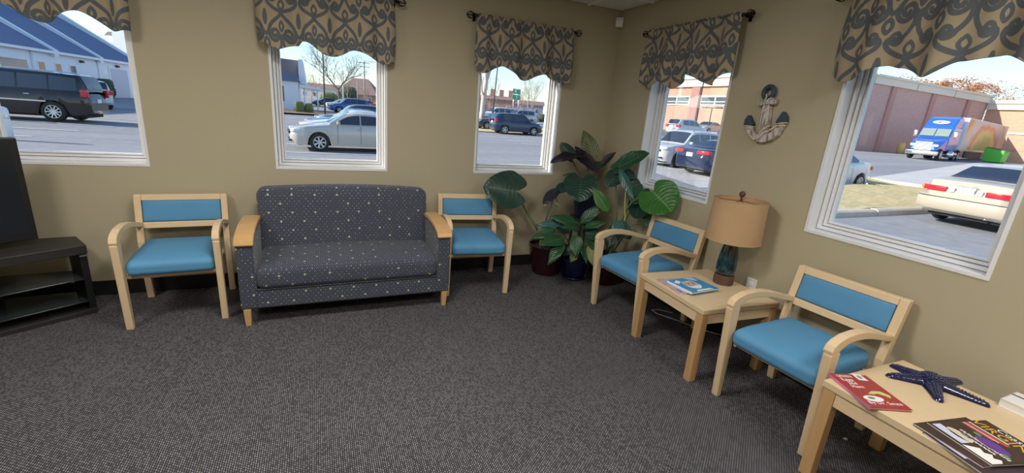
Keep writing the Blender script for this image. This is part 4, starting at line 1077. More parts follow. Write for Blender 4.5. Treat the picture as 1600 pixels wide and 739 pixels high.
# painted lines are flat print on the ground: one part each
def line(a, b, w=.11):
    a = Vector((a[0], a[1])); b = Vector((b[0], b[1])); d = (b-a).normalized(); n = Vector((-d.y, d.x))*w/2
    o = drape('painted_line', [a-n, a+n, b+n, b-n], M['paint'], .016, lot, sub=4); return o
for a, b in (((-15.479,23.564,-0.241), (-13.813,23.187,-0.249)), ((-12.097,22.195,-0.261), (-9.966,21.721,-0.270)), ((-13.840,19.986,-0.272), (-10.141,19.114,-0.290)), ((-12.312,16.819,-0.300), (-10.327,16.708,-0.307)), ((-11.145,14.250,-0.323), (-10.508,14.223,-0.325)), ((-12.130,23.325,-0.253), (-10.647,23.897,-0.252)), ((-14.067,30.743,-0.192), (-12.428,30.013,-0.201)),
             ((-3.833,12.568,-0.351), (-0.571,12.639,-0.350)), ((-3.930,15.371,-0.329), (-3.439,15.229,-0.330)), ((-4.088,17.947,-0.308), (-3.662,17.881,-0.309)), ((-4.208,20.341,-0.289), (-3.736,20.284,-0.290)), ((-4.897,31.138,-0.202), (-3.296,31.465,-0.200)),
             ((7.472,25.552,-0.226), (13.214,25.833,-0.186)), ((8.643,23.028,-0.243), (10.545,22.997,-0.233)), ((8.723,20.772,-0.261), (10.216,20.589,-0.255)), ((9.777,10.744,-0.329), (11.190,10.539,-0.322)), ((9.407,8.063,-0.347), (10.314,7.826,-0.343)), ((11.882,12.188,-0.308), (12.641,12.084,-0.304))):
    line(a, b)
# dry grass bank with its curb beside the tan sedan
gb = MB()
rows = []
for i in range(13):
    x = 8.2+(18.2-8.2)*i/12
    rows.append([(x, 2.75+((5.1 if x < 16 else 6.9)-2.75)*j/8, gz(x, 3)+.13+.22*(j/8)+.05*math.sin(x*1.3+j)) for j in range(9)])
gb.grid(rows).build('grass_ground', M['drygrass'], kind='structure')
cb = empty('curb', (0, 0, 0)); cb['kind'] = 'structure'
cx0 = 7.9
for k in range(4):
    x0, x1 = 7.9+2.7*k, 7.9+2.7*(k+1)-.03
    z0 = gz((x0+x1)/2, 2.7)
    MB().prism([(2.52, z0-.1), (2.80, z0-.1), (2.80, z0+.16), (2.60, z0+.16), (2.545, z0+.12)], x0, x1).build('curb_block', M['curb'], cb, bevel=.015)
for k in range(3):
    y0 = 2.8+2.0*k
    z0 = gz(18.3, y0)
    MB().box(18.2, 18.42, y0, y0+1.97, z0-.1, z0+.36).build('curb_block', M['curb'], cb, bevel=.015)
drape('verge_ground', [(2, 30.6), (26, 31.5), (26, 40), (2, 38)], M['drygrass'], .06, kind='structure')
drape('island_ground', [(-7.2, 41.0), (-.5, 42.5), (-.5, 50), (-9, 49)], M['mulch'], .16, kind='structure')
drape('island_curb_ground', [(-7.3, 40.4), (-.3, 41.9), (-.3, 42.5), (-7.3, 41.0)], M['curb'], .17, kind='structure')

# ---- cars
def car_paint(name, c, metal=.25, rough=.25): return mat(name, c, rough, metal=metal, coat=.5)
M['tire'] = mat('tyre_rubber', (.016, .016, .018), .8); M['under'] = mat('underbody', (.01, .01, .012), .8); M['cglass'] = mat('car_glass', (.018, .026, .045), .06, spec=.8, coat=.3)
M['rim'] = mat('alloy_rim', (.62, .64, .68), .3, metal=.8); M['tail'] = mat('tail_light_red', (.55, .015, .030), .2, coat=.5); M['head'] = mat('headlight_lens', (.72, .76, .80), .12, spec=.7)
M['ctrim'] = mat('dark_trim', (.03, .03, .035), .5); M['amber'] = mat('amber_lens', (.70, .25, .04), .25)
def lerp_tab(tab, x):
    for (a, b), (c, d) in zip(tab, tab[1:]):
        if x <= c: return b+(d-b)*max(0, (x-a))/(c-a) if c > a else d
    return tab[-1][1]
KINDS = {
 'sedan': dict(deck=[(0,.44),(.012,.50),(.035,.56),(.12,.615),(.24,.665),(.29,.68),(.55,.685),(.80,.715),(.84,.735),(.93,.735),(.975,.71),(.99,.62),(1,.52)],
               roof=[(.27,.67),(.31,.74),(.41,.945),(.47,.99),(.55,1.0),(.64,.985),(.70,.945),(.80,.78),(.845,.735)], green=(.27,.845), wind=(.285,.415), rear=(.70,.825), glaz=[(.335,.505),(.515,.665),(.672,.765)], wr=.72),
 'suv': dict(deck=[(0,.42),(.012,.50),(.03,.55),(.10,.585),(.22,.625),(.27,.635),(.6,.645),(.95,.66),(.985,.60),(.995,.5),(1,.42)],
             roof=[(.25,.63),(.29,.70),(.385,.94),(.44,.985),(.55,1.0),(.75,.99),(.88,.965),(.925,.935),(.965,.80),(.985,.66)], green=(.25,.985), wind=(.265,.39), rear=(.925,.98), glaz=[(.335,.49),(.50,.655),(.668,.86)], wr=.76),
 'bigsuv': dict(deck=[(0,.44),(.008,.52),(.02,.57),(.08,.60),(.20,.62),(.24,.63),(.6,.635),(.965,.64),(.99,.58),(.997,.5),(1,.42)],
             roof=[(.23,.63),(.26,.70),(.335,.93),(.38,.975),(.5,1.0),(.8,.995),(.93,.975),(.955,.95),(.975,.80),(.99,.64)], green=(.23,.99), wind=(.245,.34), rear=(.955,.985), glaz=[(.29,.435),(.445,.60),(.612,.775),(.785,.935)], wr=.80),
}
WHEEL = {}
def wheel_meshes(r, w, spokes):
    key = (r, w, spokes)
    if key in WHEEL: return WHEEL[key]
    Rm = Matrix.Rotation(PI/2, 4, 'X')                     # axle along y, outer face towards -y after the turn
    t = MB().lathe([(r*.64, w/2), (r*.90, w/2), (r*.985, w*.36), (r, w*.15), (r, -w*.15), (r*.985, -w*.36), (r*.90, -w/2), (r*.64, -w/2)], 28, caps=False).lathe([(.001, -w*.30), (r*.64, -w/2)], 28, caps=False).lathe([(.001, w*.02), (r*.64, w*.1), (r*.64, w/2)], 28, caps=False)
    t.xf(Rm); tm = t.mesh('tyre', M['tire'], True)
    s = MB()
    s.lathe([(r*.585, w*.42), (r*.60, w*.50), (r*.66, w*.50), (r*.66, w*.40)], 28, caps=False)
    s.lathe([(.001, w*.46), (r*.13, w*.45), (r*.15, w*.30)], 14, caps=False)
    for k in range(spokes):
        a = 2*PI*k/spokes; ca, sa = math.cos(a), math.sin(a)
        def P(rr, tt, z): return (rr*ca-tt*sa, rr*sa+tt*ca, z)
        h0, h1 = r*.075, r*(.12 if spokes < 8 else .06)
        s.add([P(r*.1,-h0,w*.30),P(r*.1,h0,w*.30),P(r*.62,h1,w*.36),P(r*.62,-h1,w*.36),P(r*.1,-h0*.8,w*.43),P(r*.1,h0*.8,w*.43),P(r*.62,h1*.8,w*.47),P(r*.62,-h1*.8,w*.47)],
              [(0,3,2,1),(4,5,6,7),(0,1,5,4),(1,2,6,5),(2,3,7,6),(3,0,4,7)])
    s.xf(Rm); sm = s.mesh('rim', M['rim'])
    WHEEL[key] = (tm, sm); return WHEEL[key]
def car(kind, label, paint, contact, which, yaw, L=4.8, W=1.82, H=1.46, wb=2.77, fo=.96, r=.33, sc=1.0, spokes=5, tail=None, plate=None, cat='car', group=None, name='sedan', chrome=False, rails=False, deck_z=1.0, lod=0):
    K = KINDS[kind]; L *= sc; W *= sc; H *= sc; wb *= sc; fo *= sc; r *= sc
    xf_, xr_ = L/2-fo, L/2-fo-wb                            # local x of the axles (x forward)
    ty = W/2-.10
    off = {'fl': (xf_, ty), 'fr': (xf_, -ty), 'rl': (xr_, ty), 'rr': (xr_, -ty)}[which]
    c_, s_ = math.cos(yaw), math.sin(yaw)
    ox, oy = contact[0]-(c_*off[0]-s_*off[1]), contact[1]-(s_*off[0]+c_*off[1])
    zc = gz(ox, oy)
    root = empty(name, (ox, oy, zc), yaw, label, cat, group)
    ra = r*1.13
    def X(u): return L/2-u*L
    def deckz(u): return lerp_tab(K['deck'], u)*H*deck_z
    hwt = [(0,.60),(.012,.72),(.04,.86),(.10,.95),(.2,.99),(.3,1),(.75,1),(.88,.97),(.95,.90),(.985,.80),(1,.70)]
    def hw(u): return lerp_tab(hwt, u)*W/2
    bott = [(0,.23),(.02,.165),(.08,.15),(.92,.16),(.975,.19),(1,.27)]
    def bot(u):
        return lerp_tab(bott, u)*H*(1.0 if H < 1.6 else .95)
    us = sorted(set([i/70 for i in range(71)] + [.006, .02]))
    rows = []
    for u in us:
        x = X(u); h = hw(u); zt = deckz(u); zb = bot(u); za = zb
        for ax_ in (xf_, xr_):
            d = abs(x-ax_)
            if d < ra: za = max(za, r+math.sqrt(ra*ra-d*d))
        za = min(za, zt-.05*H); mid = zb+(zt-zb)*.50; mid = max(mid, za+.015)
        sh = max(zb+(zt-zb)*.82, za+.03)
        half = [(0, zb+.01), (h*.70, zb+.005), (h*.74, za), (h*.965, za), (h*.985, za+(mid-za)*.35), (h, mid), (h*.985, sh), (h*.94, zt-.012*H), (h*.86, zt), (h*.5, zt+.008*H), (0, zt+.012*H)]
        ring = [(x, -y, z) for y, z in half] + [(x, y, z) for y, z in half[-2::-1]]
        rows.append(ring)
    mb = MB().grid(rows); n = len(rows[0])
    mb.add(rows[0], [tuple(range(n))]); mb.add(rows[-1], [tuple(range(n))])
    mb.build('body', paint, root, auto=38)
    MB().box(-L/2+.25, L/2-.25, -W*.36, W*.36, .20*sc, .55*H).build('underbody', M['under'], root)
    # greenhouse: roof and pillars in body colour
    g0, g1 = K['green']
    def roofz(u): return lerp_tab(K['roof'], u)*H
    def wbh(u): return hw(u)*.90
    def wrh(u): return hw(u)*K['wr']
    rows = []; gus = [g0+(g1-g0)*i/40 for i in range(41)]
    for u in gus:
        zt = deckz(u)-.005*H; zr = max(roofz(u), zt+.004); k = min(1, (zr-zt)/(.30*H)); b, a = wbh(u), wbh(u)*(1-k)+wrh(u)*k
        half = [(b, zt), (b+(a-b)*.5, zt+(zr-zt)*.5), (a, zr-.10*(zr-zt)), (a*.93, zr-.02*(zr-zt)), (a*.6, zr+.008*H), (0, zr+.014*H)]
        rows.append([(X(u), -y, z) for y, z in half] + [(X(u), y, z) for y, z in half[-2::-1]])
    MB().grid(rows).build('cabin', paint, root, auto=38)
    def side_pt(u, f, s, out=.010):
        zt = deckz(u); zr = max(roofz(u), zt+.004); k = min(1, (zr-zt)/(.30*H)); b, a = wbh(u), wbh(u)*(1-k)+wrh(u)*k
        lo_, hi_ = zt+.018*H, zr-.085*(zr-zt)-.035*H
        hi_ = max(hi_, lo_+.001); z = lo_+(hi_-lo_)*f; q = (z-zt)/max(.001, zr-.10*(zr-zt)-zt)
        return (X(u), s*(b+(a-b)*min(1, q)+out), z)
    for s in (-1, 1):
        for (ua, ub) in K['glaz']:
            rows = [[side_pt(ua+(ub-ua)*i/10, f/3, s) for f in range(4)] for i in range(11)]
            MB().grid(rows).build('side_window', M['cglass'], root, smooth=True)
    for (ua, ub), nm in ((K['wind'], 'windscreen'), (K['rear'], 'rear_window')):
        rows = []
        for i in range(9):
            u = ua+(ub-ua)*i/8; zr = max(roofz(u), deckz(u)+.004); zt = deckz(u); k = min(1, (zr-zt)/(.30*H)); a = (wbh(u)*(1-k)+wrh(u)*k)*.90
            sgn = 1 if nm == 'windscreen' else -1
            row = []
            for j in range(-4, 5):
                q = j/4; y = a*q; zz = zr+.014*H-(.006*H if abs(q) < .7 else .02*(zr-zt)+.010*H)*abs(q)
                row.append((X(u)+sgn*.012, y, zz+.010))
            rows.append(row)
        MB().grid(rows).build(nm, M['cglass'], root, smooth=True)
    # wheels
    wt = .22*sc
    tm, sm = wheel_meshes(round(r, 3), round(wt, 3), spokes)
    for ax_ in (xf_, xr_):
        for s in (-1, 1):
            wo = bpy.data.objects.new('wheel', tm); link(wo, root); wo.location = (ax_, s*(W/2-.115*sc), r); wo.rotation_euler = (0, 0, 0 if s < 0 else PI)
            ro = bpy.data.objects.new('rim', sm); link(ro, wo)
    # lights, plates, mirrors, handles
    zt_ = deckz(.985)
    tl = tail or dict(z=.60*H if kind == 'sedan' else .60*H, hy=.19, hz=.065 if kind == 'sedan' else .13, y=.70)
    for s in (-1, 1):
        MB().rbox(.10*sc, tl['hy']*sc, tl['hz']*sc, .03, (-L/2+.075, s*W/2*tl['y'], tl['z']), n=6, fn=lambda q: Vector((q.x+max(0, (q.y*s))*.45*(1 if s else 0), q.y, q.z))).build('tail_light', M['tail'], root, smooth=True)
        MB().rbox(.16*sc, .15*sc, .06*sc, .035, (L/2-.17*sc, s*W*.36, deckz(.03)-.035*H), n=6, fn=lambda q: Vector((q.x-max(0, q.y*s)*.7, q.y, q.z+.15*(-q.x)))).build('headlight', M['head'], root, smooth=True)
        MB().rbox(.06*sc, .085*sc, .06*sc, .03, (X(K['wind'][0]+.055), s*(W/2+.055), deckz(.33)+.07), n=6).build('wing_mirror', paint, root, smooth=True)
        for u in (.50, .66): MB().rbox(.085*sc, .016, .016, .010, (X(u), s*(hw(u)+.004), bot(u)+(deckz(u)-bot(u))*.80), n=4).build('door_handle', paint if not chrome else M['chrome'], root, smooth=True)
        dl = MB()
        for u in (.335, .508, .672 if kind != 'bigsuv' else .61):
            zb_, zt2 = bot(u)+.06*H, deckz(u)-.02*H
            dl.add([(X(u)-.006, s*(hw(u)*.985+.004), zb_), (X(u)+.006, s*(hw(u)*.985+.004), zb_), (X(u)+.006, s*(hw(u)+.003), (zb_+zt2)/2), (X(u)-.006, s*(hw(u)+.003), (zb_+zt2)/2), (X(u)+.006, s*(hw(u)*.975+.003), zt2), (X(u)-.006, s*(hw(u)*.975+.003), zt2)], [(0,1,2,3),(3,2,4,5)])
        dl.build('door_gap', M['ctrim'], root, kind='stuff')
    MB().rbox(.03, .155*sc, .076*sc, .004, (-L/2+.012-(0 if kind == 'sedan' else -.01), 0, (plate or .56)*H), n=4).build('licence_plate', M['offw'], root)
    MB().rbox(.06, W*.30, .05*sc, .02, (L/2-.012, 0, .44*H), n=6).build('grille', M['ctrim'], root, smooth=True)
    MB().rbox(.06, W*.36, .035*sc, .02, (L/2-.010, 0, .25*H), n=6).build('air_intake', M['ctrim'], root, smooth=True)
    if rails:
        for s in (-1, 1): MB().tube([(X(.40), s*W*.35, H*.985), (X(.43), s*W*.35, H*1.025), (X(.83), s*W*.35, H*1.015), (X(.87), s*W*.35, H*.975)], .018, 6).build('roof_rail', M['chrome'], root, smooth=True)
    if chrome:
        for s in (-1, 1): MB().box(X(.76), X(.22), s*(W/2+.004)-.008, s*(W/2+.004)+.008, .40*H, .425*H).build('chrome_strip', M['chrome'], root)
    return root, dict(L=L, W=W, H=H, X=X, deckz=deckz, hw=hw, bot=bot)
P_tan = car_paint('tan_paint', (.50, .43, .345), .15, .3); P_sil = car_paint('champagne_paint', (.54, .49, .43), .2); P_wht = car_paint('white_paint', (.66, .67, .69), 0, .3)
P_blk = car_paint('black_paint', (.006, .007, .012), .1, .12); P_nav = car_paint('dark_blue_paint', (.02, .035, .085), .2, .2); P_slt = car_paint('slate_paint', (.05, .065, .10), .2, .2)
P_blu = car_paint('blue_paint', (.03, .12, .42), .2, .25); P_red = car_paint('red_paint', (.42, .03, .05), .1, .3); P_gry = car_paint('silver_paint', (.42, .45, .50), .4, .3)

# tan sedan, nose away, seen from behind through the window beside the anchor
cm, ci = car('sedan', 'tan sedan seen from behind, parked nose away beside the curb', P_tan, (12.463,2.054,-0.353), 'rl', -.03, L=4.78, W=1.78, H=1.42, wb=2.67, fo=.93, r=.315, sc=1.055,
             tail=dict(z=.815, hy=.001, hz=.001, y=.3), plate=.585)
Lc = ci['L']
for o in [o for o in list(bpy.data.objects) if o.parent == cm and o.name.startswith('tail_light')]: bpy.data.objects.remove(o)
def wrapx(y): return -Lc/2 - .022 + max(0, abs(y)-.55)**2*1.3
for s in (-1, 1):
    def wr(q, s=s): return Vector((q.x+max(0, abs(q.y+s*.60)-.55)**2*1.15, q.y, q.z))
    MB().rbox(.035, .245, .060, .014, (-Lc/2+.005, s*.60, .865), n=8, fn=wr).build('tail_light', M['tail'], cm, smooth=True)
    def wr2(q, s=s): return Vector((q.x+max(0, abs(q.y+s*.855)-.55)**2*1.15, q.y, q.z))
    MB().rbox(.035, .038, .050, .014, (-Lc/2+.006, s*.862, .873), n=6, fn=wr2).build('indicator', M['amber'], cm, smooth=True)
    MB().rbox(.03, .055, .052, .012, (-Lc/2-.002, s*.255, .865), n=6).build('reverse_light', M['head'], cm, smooth=True)
lt = MB(); text_into(lt, 'YTX-5328', Matrix.Translation((-Lc/2-.021, 0, .585*ci['H'])) @ Matrix(((0,0,-1,0),(-1,0,0,0),(0,1,0,0),(0,0,0,1))), .088, depth=.001)
lt.build('lettering', M['navy'], cm, kind='stuff')
MB().tube([(-Lc/2-.012, -.20, .985), (-Lc/2-.020, 0, .992), (-Lc/2-.012, .20, .985)], .010, 6).build('trunk_lip', P_tan, cm, smooth=True)
bmp = []
for z_, o_ in ((.36, .0), (.42, .045), (.56, .055), (.66, .045), (.70, .0)):
    bmp.append([(-Lc/2-o_+.02+max(0, abs(y_)-.55)**2*1.1, y_, z_) for y_ in [ -.92+1.84*k/16 for k in range(17)]])
MB().grid(bmp).build('bumper', P_tan, cm, auto=40)
MB().tube([(-Lc/2-.030+max(0, abs(y_)-.55)**2*1.1, y_, .665) for y_ in [-.9+1.8*k/16 for k in range(17)]], .010, 6).build('bumper_strip', M['ctrim'], cm, smooth=True)
em = MB(); em.tube([(-Lc/2-.010, .06*math.cos(a), .955+.034*math.sin(a)) for a in [k*PI/10 for k in range(20)]], .005, 5, closed=True); em.build('badge', M['chrome'], cm, smooth=True)
MB().tube([(-Lc/2+.05, -.46, .31), (-Lc/2+.8, -.46, .31)], .030, 10).build('exhaust', M['silver'], cm, smooth=True)
MB().rbox(.30, .34, .08, .05, (-Lc/2+.75, -.46, .32), n=6).build('muffler', M['silver'], cm, smooth=True)

car('sedan', 'white sedan parked at the top of the dry grass bank', P_wht, (15.4, 5.75), 'rl', PI+.02, L=4.6, W=1.80, H=1.45, r=.33, spokes=10)
car('sedan', 'dark blue sedan with lit red tail lamps beside the white crossover', P_nav, (11.754,10.202,-0.321), 'rl', .05, L=4.88, W=1.84, H=1.44, wb=2.82, r=.34, sc=.97, tail=dict(z=.90, hy=.26, hz=.075, y=.66), plate=.565)
car('suv', 'white crossover facing us beside the dark blue sedan', P_wht, (12.088,11.319,-0.312), 'fl', PI+.10, L=4.6, W=1.86, H=1.70, wb=2.69, fo=.92, r=.36, sc=.96, rails=True)
car('suv', 'white van-like crossover parked behind the white crossover', P_wht, (30.848,32.144,0.749), 'rl', .15, L=4.7, W=1.9, H=1.75, r=.36, name='crossover')
car('sedan', 'white sedan in the far row before the brick store', P_wht, (40.335,40.447,1.004), 'fl', PI+.25, L=4.7, name='sedan')
car('sedan', 'silver sedan in the far row before the brick store', P_gry, (40.215,35.995,1.211), 'fl', PI+.25, L=4.7, name='sedan')
# silver sedan and its row outside the window over the loveseat
car('sedan', 'champagne sedan in profile outside the window over the loveseat', P_sil, (-2.596,13.225,-0.346), 'fl', 3.22, L=4.81, W=1.82, H=1.47, wb=2.776, fo=.97, r=.335, sc=.94, spokes=7)
for k, (pt, lab, pa_, kd) in enumerate((((-2.354,16.000,0.416), 'white sedan directly behind the champagne sedan', P_wht, 'sedan'), ((-2.200,18.600,0.459), 'bright blue sedan third in the row behind the champagne sedan', P_blu, 'sedan'), ((-1.769,21.400,0.553), 'slate crossover last in the row behind the champagne sedan', P_slt, 'suv'))):
    car(kd, lab, pa_, pt, 'fl', 3.22, L=4.7, H=1.46 if kd == 'sedan' else 1.62, sc=.96, r=.33, fo=.94, spokes=5)
car('suv', 'blue crossover crossing the far side of the car park', P_blu, (-0.167,54.230,0.340), 'fl', 3.30, L=4.7, W=1.9, H=1.75, r=.36, name='crossover', rails=True)
car('sedan', 'white sedan half hidden behind the blue crossover', P_wht, (-0.448,68.069,0.328), 'fl', 3.3, L=4.7)
car('sedan', 'dark blue sedan far across the street near the hedge', P_nav, (-2.296,81.401,0.053), 'fl', 3.3, L=4.7)
car('sedan', 'red sedan far away below the hip roofed house', P_red, (5.601,97.196,0.006), 'fl', 3.2, L=4.7)
car('sedan', 'red sedan behind the other red one near the pale tree', P_red, (7.855,91.641,0.165), 'fl', 3.2, L=4.7)
# black suv
car('bigsuv', 'long black four wheel drive with chrome strips outside the television window', P_blk, (-12.240,20.074,-0.277), 'rl', PI-.06, L=5.46, W=2.03, H=1.95, wb=3.33, fo=.98, r=.40, sc=.98, spokes=10, rails=True, chrome=True, name='suv', tail=dict(z=1.17, hy=.09, hz=.16, y=.86), plate=.46)
car('suv', 'white car half hidden behind the long black vehicle', P_wht, (-14.254,31.510,-0.185), 'rr', 2.2, L=4.7, W=1.85, H=1.65, r=.35, name='crossover')
# street cars outside the window nearest the plants
car('suv', 'small dark blue crossover driving along the street', P_nav, (11.146,29.448,-0.167), 'rr', -.02, L=4.28, W=1.78, H=1.64, wb=2.56, fo=.88, r=.34, name='crossover', spokes=5, tail=dict(z=1.02, hy=.13, hz=.11, y=.80))
car('sedan', 'slate sedan waiting behind the small blue crossover', P_slt, (11.578,34.847,-0.108), 'fl', PI+.12, L=4.8)
car('suv', 'silver crossover beyond the street, above the blue crossover roof', P_gry, (19.957,48.253,-0.253), 'fl', PI+.1, L=4.8, W=1.9, H=1.80, name='crossover', rails=True)
car('bigsuv', 'white van beside the pale tree trunk', P_wht, (17.646,50.398,-0.434), 'fl', PI+.1, L=5.2, W=1.95, H=2.0, name='van')
car('sedan', 'white sedan far down the street near the hedge', P_wht, (35.547,75.525,0.173), 'fl', .1, L=4.7)

# ---- buildings
M['siding'] = mat('white_clapboard', (.82, .85, .90), .6, var=.04, vscale=3); M['fascia'] = mat('white_fascia', (.80, .83, .86), .5); M['slate'] = mat('blue_grey_roof', (.12, .17, .29), .7, var=.12, vscale=5)
M['dkglass'] = mat('dark_window', (.06, .07, .09), .1, spec=.7); M['warmglass'] = mat('amber_window', (.42, .20, .09), .25, var=.5, vscale=4)
W0 = Vector((-20.197,54.360,0.003)); dW = Vector((.167, .986, 0)).normalized(); nW = Vector((.986, -.167, 0)).normalized(); bW = -nW
hall = empty('clapboard_hall', (W0.x, W0.y, gz(W0.x, W0.y)), math.atan2(dW.y, dW.x), 'long white clapboard hall with stepped blue grey roofs', 'building')
# local: x along the wall (away), y = left of that = back into the building, z up
EV = 3.45
MB().box(-26, 2.6, .02, 14, -.5, EV).build('wall', M['siding'], hall)
for k in range(22):
    z = .12+k*.152; MB().prism([(-.022, z), (.021, z), (.021, z+.15), (-.004, z+.15)], -26, 2.6).build('clapboard', M['siding'], hall)
segs = [(-26, -9.6, 0.0), (-9.6, -4.0, .55), (-4.0, 2.8, 1.10)]
for x0, x1, up in segs:
    r0 = MB(); r0.prism([(-.35, EV-.02+up*.0), (13.8, EV+8.3), (13.8, EV+8.1), (-.30, EV-.22)], x0, x1)
    r0.build('roof', M['slate'], hall)
for x0 in (-9.6, -4.0, 2.8):
    MB().prism([(-.45, EV+.05), (13.8, EV+9.15), (13.8, EV+7.6), (-.40, EV-.45)], x0-.22, x0+.22).build('rake_board', M['fascia'], hall)
MB().box(-26, 2.8, -.42, -.28, EV-.22, EV-.02).build('gutter', M['fascia'], hall)
for x0, x1, z0, z1, mt in ((-11.15,-10.5,1.25,2.50,'warmglass'), (-9.35,-8.75,1.25,2.50,'warmglass'), (-7.7,-7.05,1.25,2.48,'dkglass'), (-14.6,-12.2,1.0,2.52,'dkglass')):
    f = MB().box(x0-.12, x1+.12, -.05, .02, z0-.12, z1+.12).build('window', M['fascia'], hall)
    MB().box(x0, x1, -.056, -.045, z0, z1).build('pane', M[mt], f)
M['doorgrey'] = mat('pale_lilac_door', (.55, .56, .66), .5)
d = MB().box(-2.35, .40, -.04, .02, 0, 2.66).build('garage_door', M['doorgrey'], hall)
fr = MB(); fr.box(-2.55, -2.35, -.07, .02, 0, 2.84); fr.box(.40, .60, -.07, .02, 0, 2.84); fr.box(-2.35, .40, -.07, .02, 2.66, 2.84); fr.build('door_frame', M['fascia'], hall)
for k in range(5): MB().box(-2.34, .39, -.055, -.041, .06+.52*k, .54+.52*k).build('panel', M['doorgrey'], d)
MB().tube([(-4.05, -.06, 0), (-4.05, -.06, EV-.3)], .06, 8).build('downpipe', M['fascia'], hall, smooth=True)
MB().tube([(-11.7, -.06, 0), (-11.7, -.06, EV-.2)], .09, 8).build('downpipe', M['fascia'], hall, smooth=True)
for x in (-6.3, -1.2): MB().rbox(.16, .12, .10, .03, (x, -.14, 2.92), n=4).build('wall_light', M['ctrim'], hall)
MB().box(-3.55, -2.75, -.05, .02, 2.05, 2.55).build('sign_plate', M['offw'], hall)
M['shingle'] = mat('brown_grey_shingle', (.20, .18, .18), .8, var=.2, vscale=6)
hb = empty('brown_roof_house', (-28.793,80.920,7.259), -.41, 'brown roofed house with pale tower rising behind the clapboard hall', 'building')
hz_ = hb.location.z; hb.location.z = gz(hb.location.x, hb.location.y); hz_ -= hb.location.z
MB().box(-6, 8, .5, 9, 0, hz_-2.0).build('wall', M['siding'], hb)
MB().prism([(-.2, hz_-2.4), (4.5, hz_+1.5), (9.5, hz_-2.4)], -4.6, 0.0).build('roof', M['shingle'], hb)
MB().box(0, 8, -.2, 9, 0, hz_+2.2).build('tower', M['siding'], hb)
MB().box(-2.6, -1.0, .4, 2.0, hz_-1.6, hz_+.55).build('dormer', M['offw'], hb)

ch2 = empty('gabled_chapel', (-5.396,49.911,0.798), 0, 'white gabled building with grey roof left of the bare tree', 'building')
ch2.location.z = gz(ch2.location.x, ch2.location.y)
cl = ch2.location
def cp(u, v, d):  # noqa
    return None
MB().box(-6, 1.05, 0, 9, 0, 3.1).build('wall', M['siding'], ch2)
for k in range(18): MB().box(-6, 1.07, -.02, .001, .1+.165*k, .1+.165*k+.155).build('clapboard', M['siding'], ch2)
MB().prism([(-6.2, 3.0), (1.25, 3.0), (.9, 3.75), (-6.2, 4.6)], -.25, 3.0, 'y').build('lower_roof', M['slate'], ch2)
MB().prism([(-6.2, 3.9), (1.1, 3.5), (1.1, 5.35), (-6.2, 5.55)], 3.0, 9, 'y').build('upper_roof', M['shingle'], ch2)
MB().prism([(1.1, 2.9), (1.8, 2.9), (1.55, 5.4), (1.1, 5.4)], 2.0, 9, 'y').build('gable_end', M['fascia'], ch2)
MB().prism([(1.2, 2.45), (3.2, 2.38), (3.2, 2.62), (1.2, 2.8)], .2, 3.0, 'y').build('canopy', M['fascia'], ch2)
for x in (1.6, 2.9): MB().tube([(x, .5, 0), (x, .5, 2.45)], .07, 8).build('post', M['fascia'], ch2, smooth=True)
for x in (-1.1, -.45):
    f = MB().box(x-.2, x+.2, -.06, .02, .9, 2.55).build('window', M['fascia'], ch2); MB().box(x-.14, x+.14, -.07, -.05, .96, 2.49).build('pane', M['dkglass'], f)
ar = MB().prism([(-1.15+.34*math.cos(a), 3.0+.9*0+.9*math.sin(a)) for a in [k*PI/8 for k in range(9)]], -.12, .3, 'y').build('dormer_arch', M['fascia'], ch2)

def brick(name, c1, c2, mortar, sx_=2.2, axis='y', noisy=.0):
    m = bpy.data.materials.new(name); t, b = nodes(m); L = t.links
    tc = t.nodes.new('ShaderNodeTexCoord'); s = t.nodes.new('ShaderNodeSeparateXYZ'); L.new(tc.outputs['Object'], s.inputs[0])
    cb_ = t.nodes.new('ShaderNodeCombineXYZ'); L.new(mnode(t, 'ADD', s.outputs[0], s.outputs[1]), cb_.inputs[0]); L.new(s.outputs[2], cb_.inputs[1])
    br = t.nodes.new('ShaderNodeTexBrick'); L.new(cb_.outputs[0], br.inputs['Vector']); br.inputs['Scale'].default_value = sx_
    br.inputs['Color1'].default_value = (*c1, 1); br.inputs['Color2'].default_value = (*c2, 1); br.inputs['Mortar'].default_value = (*mortar, 1); br.inputs['Mortar Size'].default_value = .012
    L.new(br.outputs['Color'], b.inputs['Base Color']); b.inputs['Roughness'].default_value = .85; return m
M['brick'] = brick('peach_brick', (.52, .29, .20), (.58, .34, .24), (.55, .42, .34)); M['brick2'] = brick('shaded_brick', (.50, .31, .29), (.56, .36, .33), (.46, .36, .32)); M['brickd'] = brick('dark_rose_brick', (.44, .22, .20), (.48, .25, .22), (.42, .30, .26))
M['stone'] = mat('limestone_cornice', (.66, .61, .52), .7, var=.06, vscale=2)
g0_ = gz(52, 26)
stx = empty('brick_store', (48, 27, g0_), 0, 'large brick store with pale stone cornice beyond the car park', 'building')
HB = 7.35
MB().box(0, 31.8, 0, 48, -1.5, HB).build('wall', M['brick'], stx)
